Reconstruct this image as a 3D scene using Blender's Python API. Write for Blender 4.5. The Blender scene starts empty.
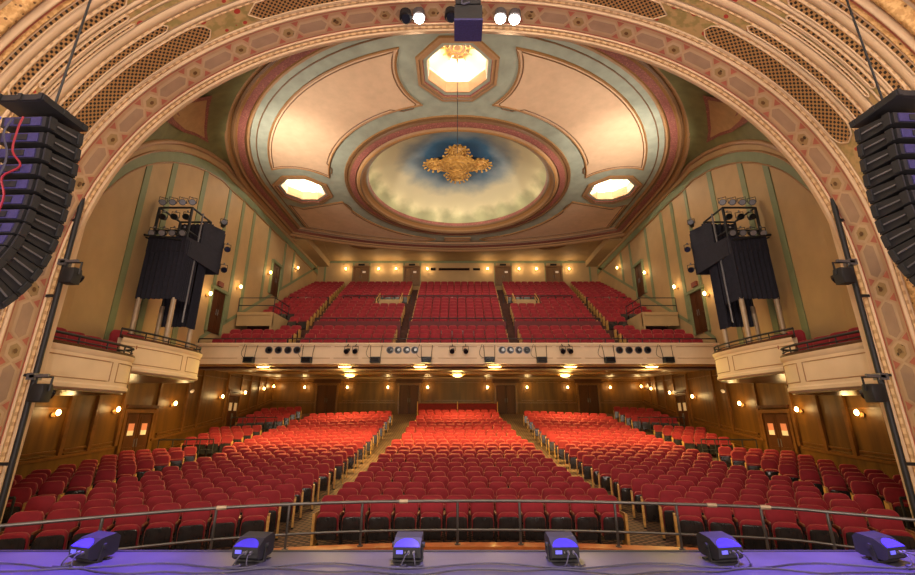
import bpy, math, random
from mathutils import Vector, Matrix
from mathutils.geometry import tessellate_polygon
random.seed(7)
SC = bpy.context.scene
COL = SC.collection
PI = math.pi
E0 = 2.39                      # eye height above the house floor at the front row


# ------------------------------------------------------------------ helpers
def lin(c):
    return tuple(((v / 255 / 12.92) if v / 255 <= .04045 else ((v / 255 + .055) / 1.055) ** 2.4) for v in c)


class MB:
    def __init__(s):
        s.v = []; s.f = []; s.m = []; s.uv = []

    def poly(s, pts, m=0, uv=None):
        b = len(s.v); s.v += [tuple(p) for p in pts]
        s.f.append(tuple(range(b, b + len(pts)))); s.m.append(m); s.uv.append(uv)

    def mesh(s, vs, fs, m=0, uvs=None):
        b = len(s.v); s.v += [tuple(p) for p in vs]
        for i, f in enumerate(fs):
            s.f.append(tuple(b + k for k in f)); s.m.append(m if not isinstance(m, (list, tuple)) else m[i])
            s.uv.append(None if uvs is None else [uvs[k] for k in f])

    def box(s, x0, x1, y0, y1, z0, z1, m=0, M=None):
        p = [Vector((x, y, z)) for z in (z0, z1) for y in (y0, y1) for x in (x0, x1)]
        if M is not None: p = [M @ q for q in p]
        s.mesh(p, [(0, 2, 3, 1), (4, 5, 7, 6), (0, 1, 5, 4), (2, 6, 7, 3), (0, 4, 6, 2), (1, 3, 7, 5)], m)

    def cyl(s, p, q, r, r2=None, n=10, m=0, caps=True):
        p = Vector(p); q = Vector(q); r2 = r if r2 is None else r2
        a = (q - p).normalized()
        u = a.orthogonal().normalized(); w = a.cross(u)
        vs = []
        for c, rr in ((p, r), (q, r2)):
            for i in range(n):
                t = 2 * PI * i / n
                vs.append(c + u * (rr * math.cos(t)) + w * (rr * math.sin(t)))
        fs = [(i, (i + 1) % n, n + (i + 1) % n, n + i) for i in range(n)]
        if caps: fs += [tuple(range(n - 1, -1, -1)), tuple(range(n, 2 * n))]
        s.mesh(vs, fs, m)

    def tube(s, pts, r, n=6, m=0):
        pts = [Vector(p) for p in pts]; vs = []; u = None
        for i, p in enumerate(pts):
            a = (pts[min(i + 1, len(pts) - 1)] - pts[max(i - 1, 0)]).normalized()
            if u is None: u = a.orthogonal().normalized()
            u = (u - a * u.dot(a)).normalized(); w = a.cross(u)
            for k in range(n):
                t = 2 * PI * k / n
                vs.append(p + u * (r * math.cos(t)) + w * (r * math.sin(t)))
        fs = [(i * n + k, i * n + (k + 1) % n, (i + 1) * n + (k + 1) % n, (i + 1) * n + k) for i in range(len(pts) - 1) for k in range(n)]
        fs += [tuple(range(n - 1, -1, -1)), tuple(range((len(pts) - 1) * n, len(pts) * n))]
        s.mesh(vs, fs, m)

    def bar(s, p, q, w, h, m=0, up=(0, 0, 1)):
        p = Vector(p); q = Vector(q); a = (q - p).normalized()
        sd = a.cross(Vector(up)).normalized() * (w / 2); u = sd.cross(a).normalized() * (h / 2)
        vs = [c + sd * i + u * j for c in (p, q) for i, j in ((-1, -1), (1, -1), (1, 1), (-1, 1))]
        s.mesh(vs, [(0, 1, 2, 3), (7, 6, 5, 4), (0, 4, 5, 1), (1, 5, 6, 2), (2, 6, 7, 3), (3, 7, 4, 0)], m)

    def lathe(s, prof, c=(0, 0, 0), n=24, m=0):
        vs = []; fs = []; ms = []
        for r, z in prof:
            for k in range(n):
                t = 2 * PI * k / n
                vs.append((c[0] + r * math.cos(t), c[1] + r * math.sin(t), c[2] + z))
        for i in range(len(prof) - 1):
            for k in range(n):
                fs.append((i * n + k, i * n + (k + 1) % n, (i + 1) * n + (k + 1) % n, (i + 1) * n + k))
                ms.append(m[i] if isinstance(m, (list, tuple)) else m)
        s.mesh(vs, fs, ms)

    def sheet(s, rows, m=0, uvs=None, closed=False):
        n = len(rows[0]); vs = [p for r in rows for p in r]
        fs = []; ms = []
        for i in range(len(rows) - 1):
            for k in range(n if closed else n - 1):
                fs.append((i * n + k, i * n + (k + 1) % n, (i + 1) * n + (k + 1) % n, (i + 1) * n + k))
                ms.append(m[i] if isinstance(m, (list, tuple)) else m)
        s.mesh(vs, fs, ms, None if uvs is None else [q for r in uvs for q in r])

    def slab(s, pts, nrm, t, m=0):
        """polygon pts (front) given depth t against nrm"""
        nrm = Vector(nrm); f = [Vector(p) for p in pts]; b = [p - nrm * t for p in f]; n = len(f)
        s.mesh(f + b, [tuple(range(n)), tuple(range(2 * n - 1, n - 1, -1))] + [(i, n + i, n + (i + 1) % n, (i + 1) % n) for i in range(n)], m)

    def pillow(s, outline, y0, y1, b, M=None, m=0, inset=None):
        """rounded pad: outline in (x,z), thickness along y, edges softened by b"""
        n = len(outline); cx = sum(p[0] for p in outline) / n; cz = sum(p[1] for p in outline) / n
        def ring(k, y):
            out = []
            for x, z in outline:
                dx, dz = x - cx, z - cz; L = math.hypot(dx, dz) or 1
                out.append(Vector((cx + dx * (1 - k / L), y, cz + dz * (1 - k / L))))
            return out
        rs = [ring(b * 1.0, y0), ring(b * .3, y0 + b * .3), ring(0, y0 + b), ring(0, y1 - b), ring(b * .3, y1 - b * .3), ring(b, y1)]
        vs = [(M @ p if M is not None else p) for r in rs for p in r]
        fs = [(i * n + k, i * n + (k + 1) % n, (i + 1) * n + (k + 1) % n, (i + 1) * n + k) for i in range(5) for k in range(n)]
        fs += [tuple(range(n - 1, -1, -1)), tuple(range(5 * n, 6 * n))]
        s.mesh(vs, fs, m)

    def build(s, name, mats, parent=None, smooth=None, kind=None, label=None, fix=False):
        me = bpy.data.meshes.new(name)
        me.from_pydata(s.v, [], s.f)
        if not isinstance(mats, (list, tuple)): mats = [mats]
        for mt in mats: me.materials.append(mt)
        me.polygons.foreach_set('material_index', s.m)
        if any(u is not None for u in s.uv):
            lay = me.uv_layers.new(name='UVMap')
            for p, u in zip(me.polygons, s.uv):
                if u is not None:
                    for li, q in zip(p.loop_indices, u): lay.data[li].uv = q
        if smooth is not None:
            me.polygons.foreach_set('use_smooth', [True] * len(me.polygons))
            me.set_sharp_from_angle(angle=math.radians(smooth))
        me.update()
        o = bpy.data.objects.new(name, me); COL.objects.link(o)
        if parent is not None: attach(o, parent)
        if kind: o['kind'] = kind
        if label: o['label'] = label
        return o


def attach(o, parent):
    o.parent = parent
    M = Matrix.Translation(parent.location) @ parent.rotation_euler.to_matrix().to_4x4()
    if parent.get('_world') or parent.type == 'EMPTY':
        o.matrix_parent_inverse = M.inverted() if not parent.get('_local') else Matrix()


def thing(name, label, cat, loc=(0, 0, 0), group=None, local=False, rz=0):
    """Empty at the thing's base; parts are modelled in world coordinates unless local"""
    o = bpy.data.objects.new(name, None); COL.objects.link(o)
    o.location = loc; o.rotation_euler = (0, 0, rz); o.empty_display_size = .2
    o['label'] = label; o['category'] = cat
    if group: o['group'] = group
    if local: o['_local'] = 1
    return o


def tag(o, label, cat, group=None):
    o['label'] = label; o['category'] = cat
    if group: o['group'] = group
    return o


def dup(root, loc, rz, label=None, group=None, skip=()):
    r = root.copy(); COL.objects.link(r); r.location = loc; r.rotation_euler = (0, 0, rz)
    if label: r['label'] = label
    if group: r['group'] = group
    for ch in KIDS[root.name]:
        if ch.name.split('.')[0] in skip: continue
        c = ch.copy(); COL.objects.link(c); c.parent = r
        for g in KIDS.get(ch.name, []):
            d = g.copy(); COL.objects.link(d); d.parent = c
    return r


KIDS = {}


def remember(root):
    KIDS[root.name] = [o for o in COL.objects if o.parent == root]
    for k in KIDS[root.name]:
        KIDS[k.name] = [o for o in COL.objects if o.parent == k]
    return root


ORD = ['zeroth', 'first', 'second', 'third', 'fourth', 'fifth', 'sixth', 'seventh', 'eighth', 'ninth', 'tenth', 'eleventh', 'twelfth',
       'thirteenth', 'fourteenth', 'fifteenth', 'sixteenth', 'seventeenth', 'eighteenth', 'nineteenth', 'twentieth']


def side_word(s): return 'left' if s < 0 else 'right'


# ------------------------------------------------------------------ materials
def mat(name, rgb, rough=.6, metal=0., var=.12, scale=6., bump=0., bscale=None, rgb2=None, spec=.5, coords='Object', stretch=None, detail=3):
    m = bpy.data.materials.new(name); m.use_nodes = True
    nt = m.node_tree; N = nt.nodes; L = nt.links
    b = N['Principled BSDF']
    c = lin(rgb)
    b.inputs['Roughness'].default_value = rough; b.inputs['Metallic'].default_value = metal
    b.inputs['Specular IOR Level'].default_value = spec
    b.inputs['Base Color'].default_value = (*c, 1)
    tc = N.new('ShaderNodeTexCoord'); mp = N.new('ShaderNodeMapping')
    L.new(tc.outputs[coords], mp.inputs[0])
    if stretch: mp.inputs['Scale'].default_value = stretch
    if var or rgb2:
        nz = N.new('ShaderNodeTexNoise'); nz.inputs['Scale'].default_value = scale; nz.inputs['Detail'].default_value = detail
        L.new(mp.outputs[0], nz.inputs['Vector'])
        rp = N.new('ShaderNodeValToRGB'); rp.color_ramp.elements[0].position = .3; rp.color_ramp.elements[1].position = .7
        c2 = lin(rgb2) if rgb2 else tuple(min(1, v * (1 + var)) for v in c)
        c1 = c if rgb2 else tuple(v * (1 - var) for v in c)
        rp.color_ramp.elements[0].color = (*c1, 1); rp.color_ramp.elements[1].color = (*c2, 1)
        L.new(nz.outputs['Fac'], rp.inputs[0]); L.new(rp.outputs[0], b.inputs['Base Color'])
    if bump:
        nb = N.new('ShaderNodeTexNoise'); nb.inputs['Scale'].default_value = bscale or scale * 4; nb.inputs['Detail'].default_value = 2
        L.new(mp.outputs[0], nb.inputs['Vector'])
        bp = N.new('ShaderNodeBump'); bp.inputs['Strength'].default_value = bump; bp.inputs['Distance'].default_value = .02
        L.new(nb.outputs['Fac'], bp.inputs['Height']); L.new(bp.outputs[0], b.inputs['Normal'])
    return m


def glow(name, rgb, strength):
    m = bpy.data.materials.new(name); m.use_nodes = True
    b = m.node_tree.nodes['Principled BSDF']
    b.inputs['Base Color'].default_value = (*lin(rgb), 1)
    b.inputs['Emission Color'].default_value = (*lin(rgb), 1); b.inputs['Emission Strength'].default_value = strength
    return m


def math_node(nt, op, a, b=None):
    n = nt.nodes.new('ShaderNodeMath'); n.operation = op
    for i, v in enumerate((a, b)):
        if v is None: continue
        if isinstance(v, (int, float)): n.inputs[i].default_value = v
        else: nt.links.new(v, n.inputs[i])
    return n.outputs[0]


def grid_mat(name, rgb_a, rgb_b, ku, kv, thr, rough=.6, coords='UV', soft=.08, metal=0., cross=True):
    """blobs of rgb_b laid out on a diagonal grid over rgb_a"""
    m = bpy.data.materials.new(name); m.use_nodes = True
    nt = m.node_tree; b = nt.nodes['Principled BSDF']; b.inputs['Roughness'].default_value = rough; b.inputs['Metallic'].default_value = metal
    tc = nt.nodes.new('ShaderNodeTexCoord'); sp = nt.nodes.new('ShaderNodeSeparateXYZ'); nt.links.new(tc.outputs[coords], sp.inputs[0])
    su = math_node(nt, 'SINE', math_node(nt, 'MULTIPLY', sp.outputs[0], ku)); sv = math_node(nt, 'SINE', math_node(nt, 'MULTIPLY', sp.outputs[1], kv))
    pr = math_node(nt, 'MULTIPLY', su, sv)
    rp = nt.nodes.new('ShaderNodeValToRGB')
    rp.color_ramp.elements[0].position = max(0, thr - soft); rp.color_ramp.elements[1].position = min(1, thr + soft)
    rp.color_ramp.elements[0].color = (*lin(rgb_a), 1); rp.color_ramp.elements[1].color = (*lin(rgb_b), 1)
    nt.links.new(pr, rp.inputs[0]); nt.links.new(rp.outputs[0], b.inputs['Base Color'])
    return m


def spots_mat(name, ground, spots, scale, thr=.25, rough=.7, coords='Object', bump=.4, ground2=None):
    m = bpy.data.materials.new(name); m.use_nodes = True
    nt = m.node_tree; b = nt.nodes['Principled BSDF']; b.inputs['Roughness'].default_value = rough
    tc = nt.nodes.new('ShaderNodeTexCoord')
    vo = nt.nodes.new('ShaderNodeTexVoronoi'); vo.inputs['Scale'].default_value = scale; nt.links.new(tc.outputs[coords], vo.inputs['Vector'])
    nz = nt.nodes.new('ShaderNodeTexNoise'); nz.inputs['Scale'].default_value = scale * 1.7; nt.links.new(tc.outputs[coords], nz.inputs['Vector'])
    r0 = nt.nodes.new('ShaderNodeValToRGB'); r0.color_ramp.elements[0].position = .42; r0.color_ramp.elements[1].position = .55
    r0.color_ramp.elements[0].color = (*lin(ground), 1); r0.color_ramp.elements[1].color = (*lin(ground2 or ground), 1)
    nt.links.new(nz.outputs['Fac'], r0.inputs[0])
    lt = math_node(nt, 'LESS_THAN', vo.outputs['Distance'], thr)
    mx = nt.nodes.new('ShaderNodeMix'); mx.data_type = 'RGBA'
    nt.links.new(lt, mx.inputs['Factor']); nt.links.new(r0.outputs[0], mx.inputs['A']); mx.inputs['B'].default_value = (*lin(spots), 1)
    nt.links.new(mx.outputs['Result'], b.inputs['Base Color'])
    if bump:
        bp = nt.nodes.new('ShaderNodeBump'); bp.inputs['Strength'].default_value = bump; bp.inputs['Distance'].default_value = .03
        nt.links.new(vo.outputs['Distance'], bp.inputs['Height']); nt.links.new(bp.outputs[0], b.inputs['Normal'])
    return m


M = {}
M['cream'] = mat('cream_plaster', (166, 135, 90), .75, var=.07, scale=1.6, bump=.15, bscale=40)
M['arch'] = mat('arch_plaster', (208, 178, 140), .7, var=.06, scale=2, bump=.1, bscale=30)
M['arch_dark'] = mat('arch_shadow_gold', (170, 128, 78), .6, var=.2, scale=30, bump=.5, bscale=60)  # darker mottled gold tone
M['white_fascia'] = mat('painted_fascia', (218, 192, 156), .6, var=.05, scale=2)
M['green'] = mat('sage_green_paint', (114, 121, 84), .7, var=.08, scale=3)
M['olive'] = mat('olive_ceiling_paint', (112, 108, 62), .75, var=.15, scale=2.5)
M['ground'] = mat('grey_green_ceiling', (148, 150, 128), .75, var=.14, scale=2.2, detail=6)
M['peach'] = mat('peach_ceiling_panel', (204, 168, 130), .75, var=.07, scale=3, detail=6)
M['tanpanel'] = mat('tan_ceiling_panel', (166, 128, 80), .75, var=.12, scale=3)
M['goldline'] = mat('gilded_moulding', (150, 106, 58), .5, var=.2, scale=30, bump=.3, bscale=60)
M['brownline'] = mat('brown_moulding', (112, 78, 44), .55, var=.15, scale=20)
M['pink'] = spots_mat('rose_ornament_band', (142, 80, 66), (166, 112, 84), 11, .22, ground2=(122, 66, 52))
M['buff2'] = mat('buff_frieze_ground', (202, 166, 128), .7, var=.06, scale=6)
M['buff'] = mat('buff_moulding', (158, 118, 78), .6, var=.08, scale=8)
M['red_paint'] = mat('coral_paint', (190, 112, 90), .7, var=.1, scale=8)
M['mauve'] = mat('mauve_panel', (176, 146, 118), .7, var=.08, scale=4)
M['medal'] = spots_mat('bronze_medallion', (176, 146, 100), (72, 50, 30), 5, .2)
M['grille'] = grid_mat('pierced_grille', (176, 134, 84), (20, 12, 9), 2 * PI / .11, 2 * PI / .11, .12, .6)
M['flowers'] = spots_mat('painted_flowers', (158, 140, 84), (176, 60, 48), 3.2, .2, ground2=(190, 158, 104))
M['scroll'] = spots_mat('gilded_scroll', (206, 164, 104), (104, 70, 36), 9, .17, bump=.9, ground2=(180, 136, 80))
M['bead'] = grid_mat('bead_moulding', (214, 178, 128), (120, 84, 50), 2 * PI / .16, 0.001, .3, .6)
def bead_fix():
    m = M['bead']; nt = m.node_tree
    m2 = bpy.data.materials.new('beaded_moulding'); m2.use_nodes = True
    nt = m2.node_tree; b = nt.nodes['Principled BSDF']; b.inputs['Roughness'].default_value = .6
    tc = nt.nodes.new('ShaderNodeTexCoord'); sp = nt.nodes.new('ShaderNodeSeparateXYZ'); nt.links.new(tc.outputs['UV'], sp.inputs[0])
    su = math_node(nt, 'SINE', math_node(nt, 'MULTIPLY', sp.outputs[0], 2 * PI / .17))
    rp = nt.nodes.new('ShaderNodeValToRGB'); rp.color_ramp.elements[0].position = .1; rp.color_ramp.elements[1].position = .5
    rp.color_ramp.elements[0].color = (*lin((216, 180, 130)), 1); rp.color_ramp.elements[1].color = (*lin((184, 144, 96)), 1)
    nt.links.new(su, rp.inputs[0]); nt.links.new(rp.outputs[0], b.inputs['Base Color'])
    M['bead'] = m2
bead_fix()
M['seat'] = mat('crimson_velvet', (128, 23, 35), .75, var=.18, scale=5, bump=.08, bscale=120, spec=.3)
def sheen(m, w, col):
    b = m.node_tree.nodes['Principled BSDF']; b.inputs['Sheen Weight'].default_value = w; b.inputs['Sheen Roughness'].default_value = .4; b.inputs['Sheen Tint'].default_value = (*col, 1)
sheen(M['seat'], .5, (1, .55, .36))
M['pan'] = mat('black_seat_pan', (40, 37, 37), .22, var=.3, scale=5, spec=.6)
M['iron'] = mat('dark_iron', (30, 26, 24), .5, .3, var=.2)
M['armwood'] = mat('worn_wood', (190, 142, 76), .45, var=.25, scale=14)
M['armdark'] = mat('dark_armrest_wood', (112, 66, 34), .4, var=.25, scale=14)
M['black'] = mat('black_metal', (22, 22, 25), .6, .0, var=.2)
M['blackcloth'] = mat('black_cloth', (27, 26, 38), .9, var=.25, scale=8, bump=.2, bscale=20)
M['grey'] = mat('grey_metal', (110, 108, 112), .4, .6, var=.1)
M['steel'] = mat('brushed_steel', (104, 100, 98), .45, .7, var=.1)
M['wood'] = mat('walnut_panelling', (70, 42, 12), .42, var=.3, scale=3, stretch=(1.2, 1.2, .12), rgb2=(100, 64, 19), detail=6, spec=.2)
M['woodtrim'] = mat('polished_wood_trim', (96, 60, 24), .3, var=.2, scale=6, spec=.3)
M['wooddark'] = mat('dark_door_wood', (70, 38, 18), .4, var=.25, scale=3, stretch=(1, 1, .15), spec=.15)
M['curbwood'] = mat('orange_curb_wood', (176, 96, 44), .4, var=.2, scale=6)
M['stage'] = mat('painted_stage_deck', (62, 60, 72), .42, var=.25, scale=2.5, bump=.1, bscale=30, detail=8)
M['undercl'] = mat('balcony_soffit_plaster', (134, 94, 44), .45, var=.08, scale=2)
M['gold'] = spots_mat('gilded_rosette', (196, 148, 74), (112, 70, 24), 3.4, .16, rough=.45, bump=.8, ground2=(168, 120, 54))
M['carpet'] = grid_mat('patterned_carpet', (58, 36, 30), (122, 88, 66), 2 * PI / .26, 2 * PI / .17, .3, .95, coords='Object', soft=.2)
M['balcarpet'] = mat('balcony_carpet', (74, 44, 34), .95, var=.3, scale=9)
M['bluepanel'] = mat('violet_speaker_cloth', (42, 38, 84), .6, var=.25, scale=40)  # violet stage light put into the panel colour
M['led'] = mat('blue_lens', (60, 52, 190), .25, var=.1)  # blue light falling on the hood, put into the colour
M['cable'] = mat('grey_cable', (52, 50, 66), .55, var=.1)
M['redcable'] = mat('red_cable', (130, 26, 40), .5, var=.05)
M['bluecable'] = mat('blue_cable', (50, 60, 200), .5, var=.05)
M['paper'] = mat('white_notice', (236, 220, 208), .8, var=.03)
M['redpaper'] = mat('red_notice', (214, 136, 116), .8, var=.05)
M['dullred'] = mat('dull_red_sign', (120, 54, 36), .7, var=.05)
M['lowwall'] = mat('dark_red_parapet', (92, 34, 36), .8, var=.1)
M['redcloth'] = mat('deep_red_rail_cloth', (104, 8, 18), .9, var=.2, scale=10)
M['glass'] = mat('dark_booth_glass', (18, 18, 20), .1, var=.05)
M['lens'] = mat('dark_lens', (16, 18, 24), .12, var=.05)
M['silver'] = mat('silver_lens', (150, 150, 160), .15, .6, var=.05)  # lens colour lightened to stand for bright glints
M['truss'] = mat('pale_truss_tube', (168, 146, 120), .45, .2, var=.1)
M['bulb'] = glow('warm_bulb', (255, 206, 120), 30)
M['bowl'] = glow('lit_glass_bowl', (255, 200, 110), 14)
M['hot'] = glow('white_hot_lamp', (255, 244, 226), 40)
M['display'] = glow('small_blue_display', (90, 90, 220), .5)
M['tower_red'] = glow('red_indicator', (255, 40, 60), 2)


def dome_mat():
    m = bpy.data.materials.new('painted_sky_dome'); m.use_nodes = True
    nt = m.node_tree; b = nt.nodes['Principled BSDF']; b.inputs['Roughness'].default_value = .8
    tc = nt.nodes.new('ShaderNodeTexCoord'); sp = nt.nodes.new('ShaderNodeSeparateXYZ'); nt.links.new(tc.outputs['Object'], sp.inputs[0])
    r = math_node(nt, 'SQRT', math_node(nt, 'ADD', math_node(nt, 'POWER', sp.outputs[0], 2), math_node(nt, 'POWER', sp.outputs[1], 2)))
    nz = nt.nodes.new('ShaderNodeTexNoise'); nz.inputs['Scale'].default_value = .9; nz.inputs['Detail'].default_value = 6
    nt.links.new(tc.outputs['Object'], nz.inputs['Vector'])
    rr = math_node(nt, 'ADD', math_node(nt, 'DIVIDE', r, 4.9), math_node(nt, 'MULTIPLY', math_node(nt, 'SUBTRACT', nz.outputs['Fac'], .5), .28))
    rp = nt.nodes.new('ShaderNodeValToRGB'); e = rp.color_ramp.elements
    e[0].position = .12; e[0].color = (*lin((34, 66, 100)), 1); e[1].position = 1; e[1].color = (*lin((150, 146, 108)), 1)
    for p, c in ((.36, (52, 88, 112)), (.55, (140, 146, 140)), (.72, (206, 192, 152)), (.9, (204, 190, 148))):
        k = e.new(p); k.color = (*lin(c), 1)
    nt.links.new(rr, rp.inputs[0]); nt.links.new(rp.outputs[0], b.inputs['Base Color'])
    return m
M['dome'] = dome_mat()


def plank_bump(m, width=.2):
    nt = m.node_tree; b = nt.nodes['Principled BSDF']
    tc = nt.nodes.new('ShaderNodeTexCoord'); sp = nt.nodes.new('ShaderNodeSeparateXYZ'); nt.links.new(tc.outputs['Object'], sp.inputs[0])
    f = math_node(nt, 'FRACT', math_node(nt, 'DIVIDE', sp.outputs[1], width))
    g = math_node(nt, 'GREATER_THAN', f, .06)
    bp = nt.nodes.new('ShaderNodeBump'); bp.inputs['Distance'].default_value = .01; bp.inputs['Strength'].default_value = .6
    nt.links.new(g, bp.inputs['Height']); nt.links.new(bp.outputs[0], b.inputs['Normal'])
plank_bump(M['stage'], .3)


# ------------------------------------------------------------------ plan of the house
def zf(d): return .0058 * max(0, d - 9.6) ** 2


WU = [(8.0, 8.55), (8.2, 8.7), (10, 9.6), (12.5, 10.3), (15, 10.8), (18.5, 11.2), (40, 11.2)]
WT = [(8.0, 5.8), (9.0, 7.4), (9.7, 8.45), (10.15, 9.05), (10.8, 9.98), (11.4, 10.62), (11.96, 11.13), (12.8, 11.78), (13.69, 12.37), (14.8, 12.97), (15.88, 13.43), (17.48, 13.9), (20, 14.05), (40, 14.05)]


def interp(T, d):
    if d <= T[0][0]: return T[0][1]
    for (a, b), (c, e) in zip(T, T[1:]):
        if d <= c: return b + (e - b) * (d - a) / (c - a)
    return T[-1][1]


def Wu(d): return interp(WU, d)
def Wtop(d): return interp(WT, d)
def Wl(d): return 12.3 + .035 * (d - 9)


def frange(a, b, n): return [a + (b - a) * i / n for i in range(n + 1)]


CEIL = 14.2; CY = 20.4; RO = 11.15
BACK = 30.5; BBACK = 31.8; BFRONT = 17.8


def soffit(d): return 4.5 + .037 * (d - BFRONT)


# house floor
mb = MB(); ds = frange(6.0, BACK + .3, 50)
mb.sheet([[(-14, d, zf(d)), (14, d, zf(d))] for d in ds])
mb.sheet([[(-14, d, zf(d) - .3), (14, d, zf(d) - .3)] for d in ds])
mb.build('floor', M['carpet'], kind='structure', label='patterned brown carpet of the raked stalls')
# stage
mb = MB(); mb.box(-9.5, 9.5, -7, 4.75, .0, 1.1)
mb.build('floor_stage', M['stage'], kind='structure', label='dark painted boards of the stage in violet light')
mb = MB(); mb.box(-9.5, 9.5, 4.75, 4.8, .98, 1.105); mb.build('trim_1', M['black'], kind='structure')
mb = MB(); mb.poly([(-14, 4.7, 0), (14, 4.7, 0), (14, 8, 0), (-14, 8, 0)]); mb.build('floor_pit', M['iron'], kind='structure')

# ------------------------------------------------------------------ proscenium arch
ZC, AN, AX, AZ = 4.8, 2.25, 8.0, 6.67
base = []
for z in frange(0, ZC, 16)[:-1]: base.append((-AX, z))
for i in range(0, 241):
    t = PI - PI * i / 240
    c, s_ = math.cos(t), math.sin(t)
    base.append((AX * math.copysign(abs(c) ** (2 / AN), c), ZC + AZ * abs(s_) ** (2 / AN)))
for z in reversed(frange(0, ZC, 16)[:-1]): base.append((AX, z))
clen = [0]
for a, b in zip(base, base[1:]): clen.append(clen[-1] + math.hypot(b[0] - a[0], b[1] - a[1]))
SL = clen[-1]
import bisect


def arch2(s):
    s = min(max(s, 0), SL - 1e-6); i = bisect.bisect_right(clen, s) - 1; i = min(i, len(base) - 2)
    t = (s - clen[i]) / max(1e-9, clen[i + 1] - clen[i]); a, b = base[i], base[i + 1]
    x = a[0] + (b[0] - a[0]) * t; z = a[1] + (b[1] - a[1]) * t
    return x, z


def arch(s, d, off=0.):
    x, z = arch2(s); x1, z1 = arch2(s - .15); x2, z2 = arch2(s + .15)
    tx, tz = x2 - x1, z2 - z1; L = math.hypot(tx, tz); nx, nz = tz / L, -tx / L    # inward
    k = 1 - .03 * (8 - d)
    zz = ZC + (z - ZC) * k if z > ZC else z
    return Vector((x * k + nx * off, d, zz + nz * off))


NS = 150
SS = frange(0, SL, NS)


def sweep(mb, prof, m=0, ss=None, uvd=True):
    ss = ss or SS
    rows = [[arch(s, d, o) for s in ss] for d, o in prof]
    uvs = [[(s, d + .3 * o) for s in ss] for d, o in prof]
    mb.sheet(rows, m, uvs)


def roll(d0, d1, h, n=6):
    return [(d0 + (d1 - d0) * i / n, h * math.sin(PI * i / n) ** .7) for i in range(n + 1)]


mb = MB()
sweep(mb, [(8.1, -.02), (2.4, -.02)])                                    # backing soffit
sweep(mb, [(8.1, -.02), (8.1, -.9)])                                     # face towards the house
ARCH = mb.build('wall_arch', M['arch'], kind='structure', label='cream and gold proscenium arch framing the whole view')
mb = MB(); sweep(mb, [(8.1, 0), (8.1, .05), (8.04, .09), (7.97, .08), (7.95, .03)], 0); sweep(mb, [(7.95, .03), (7.90, .05), (7.86, .02)], 1); sweep(mb, [(7.86, .02), (7.80, .035), (7.78, 0)], 0)
mb.build('edge_moulding', [M['arch'], M['bead']], ARCH, smooth=50)
mb = MB(); sweep(mb, [(7.78, .004), (7.745, .004)], 1); sweep(mb, [(7.73, .0), (7.13, .0)], 0); sweep(mb, [(7.175, .004), (7.15, .004)], 1)
P = 1.14; s0 = SL / 2 - P * 14
HEXC, HEXH = 7.45, .25


def on(s, d, off): return arch(s, d, off)


def patch(mb, pts, off, m):
    mb.poly([on(s, d, off) for s, d in pts], m)


for k in range(29):
    c = s0 + k * P
    if c < .7 or c > SL - .7: continue
    # long panel centred at c, small hexagon half a pitch further
    for hl, hh, pt, off, m in ((.385, .20, .13, .010, 2), (.335, .135, .09, .018, 3)):
        patch(mb, [(c - hl, HEXC), (c - hl + pt, HEXC + hh), (c, HEXC + hh), (c + hl - pt, HEXC + hh), (c + hl, HEXC), (c + hl - pt, HEXC - hh), (c, HEXC - hh), (c - hl + pt, HEXC - hh)], off, m)
    e = c + P / 2
    for hl, hh, off, m in ((.20, .19, .010, 2), (.14, .125, .016, 4), (.05, .045, .03, 5)):
        patch(mb, [(e - hl, HEXC), (e - hl * .5, HEXC + hh), (e + hl * .5, HEXC + hh), (e + hl, HEXC), (e + hl * .5, HEXC - hh), (e - hl * .5, HEXC - hh)], off, m)
    for q in (c + .36, e + .215):
        for sg in (1, -1):
            patch(mb, [(q, HEXC + sg * .10), (q + .085, HEXC + sg * .245), (q - .085, HEXC + sg * .245)], .006, 1)
mb.build('hexagon_frieze', [M['buff2'], M['red_paint'], M['arch'], M['mauve'], M['medal'], M['brownline']], ARCH)
mb = MB(); sweep(mb, roll(7.13, 7.04, .05), 0); sweep(mb, [(7.04, .0), (6.99, .03), (6.95, .0)], 1); sweep(mb, roll(6.95, 6.92, .03), 0)
mb.build('frieze_moulding', [M['arch'], M['bead']], ARCH, smooth=60)
LEG = 6.2          # arc length of the plain leg below the grilles
SSA = [s for s in frange(LEG, SL - LEG, 120)]
mb = MB()
for d0, d1, h in ((6.40, 6.30, .03), (6.06, 5.89, .035), (5.76, 5.71, .015), (5.56, 5.48, .03), (5.25, 5.10, .035)):
    sweep(mb, roll(d0, d1, h), 0, SSA)
mb.build('roll_moulding', M['arch'], ARCH, smooth=60)
mb = MB()
for d in (6.43, 6.09, 5.6, 5.29): sweep(mb, [(d + .025, .0), (d, .02), (d - .025, .0)], 0, SSA)
mb.build('bead_moulding', M['bead'], ARCH, smooth=60)
MID = SL / 2
BANDS = [(6.91, 6.42, 1), (6.27, 6.08, 2), (5.86, 5.77, 3), (5.70, 5.58, 4), (5.47, 5.28, 5), (5.09, 4.97, 6)]
mb = MB(); gr = MB(); rim = MB()


def grille_patch(sa, sb, d0, d1):
    """pierced grille with rounded ends"""
    h = abs(d0 - d1) / 2; dc = (d0 + d1) / 2; n = 40
    e = h * 1.6
    top = []; bot = []
    for i in range(n + 1):
        s = sa + (sb - sa) * i / n
        t = min(1, (s - sa) / e, (sb - s) / e); t = max(t, 0); w = h * math.sqrt(max(0, 1 - (1 - t) ** 2))
        top.append((s, dc + w)); bot.append((s, dc - w))
    gr.sheet([[arch(s, d, .012) for s, d in top], [arch(s, d, .012) for s, d in bot]], 0, [top, bot])
    loop = top + bot[::-1]; loop.append(loop[0])
    rim.tube([arch(s, d, .02) for s, d in loop], .014, 5)


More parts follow.
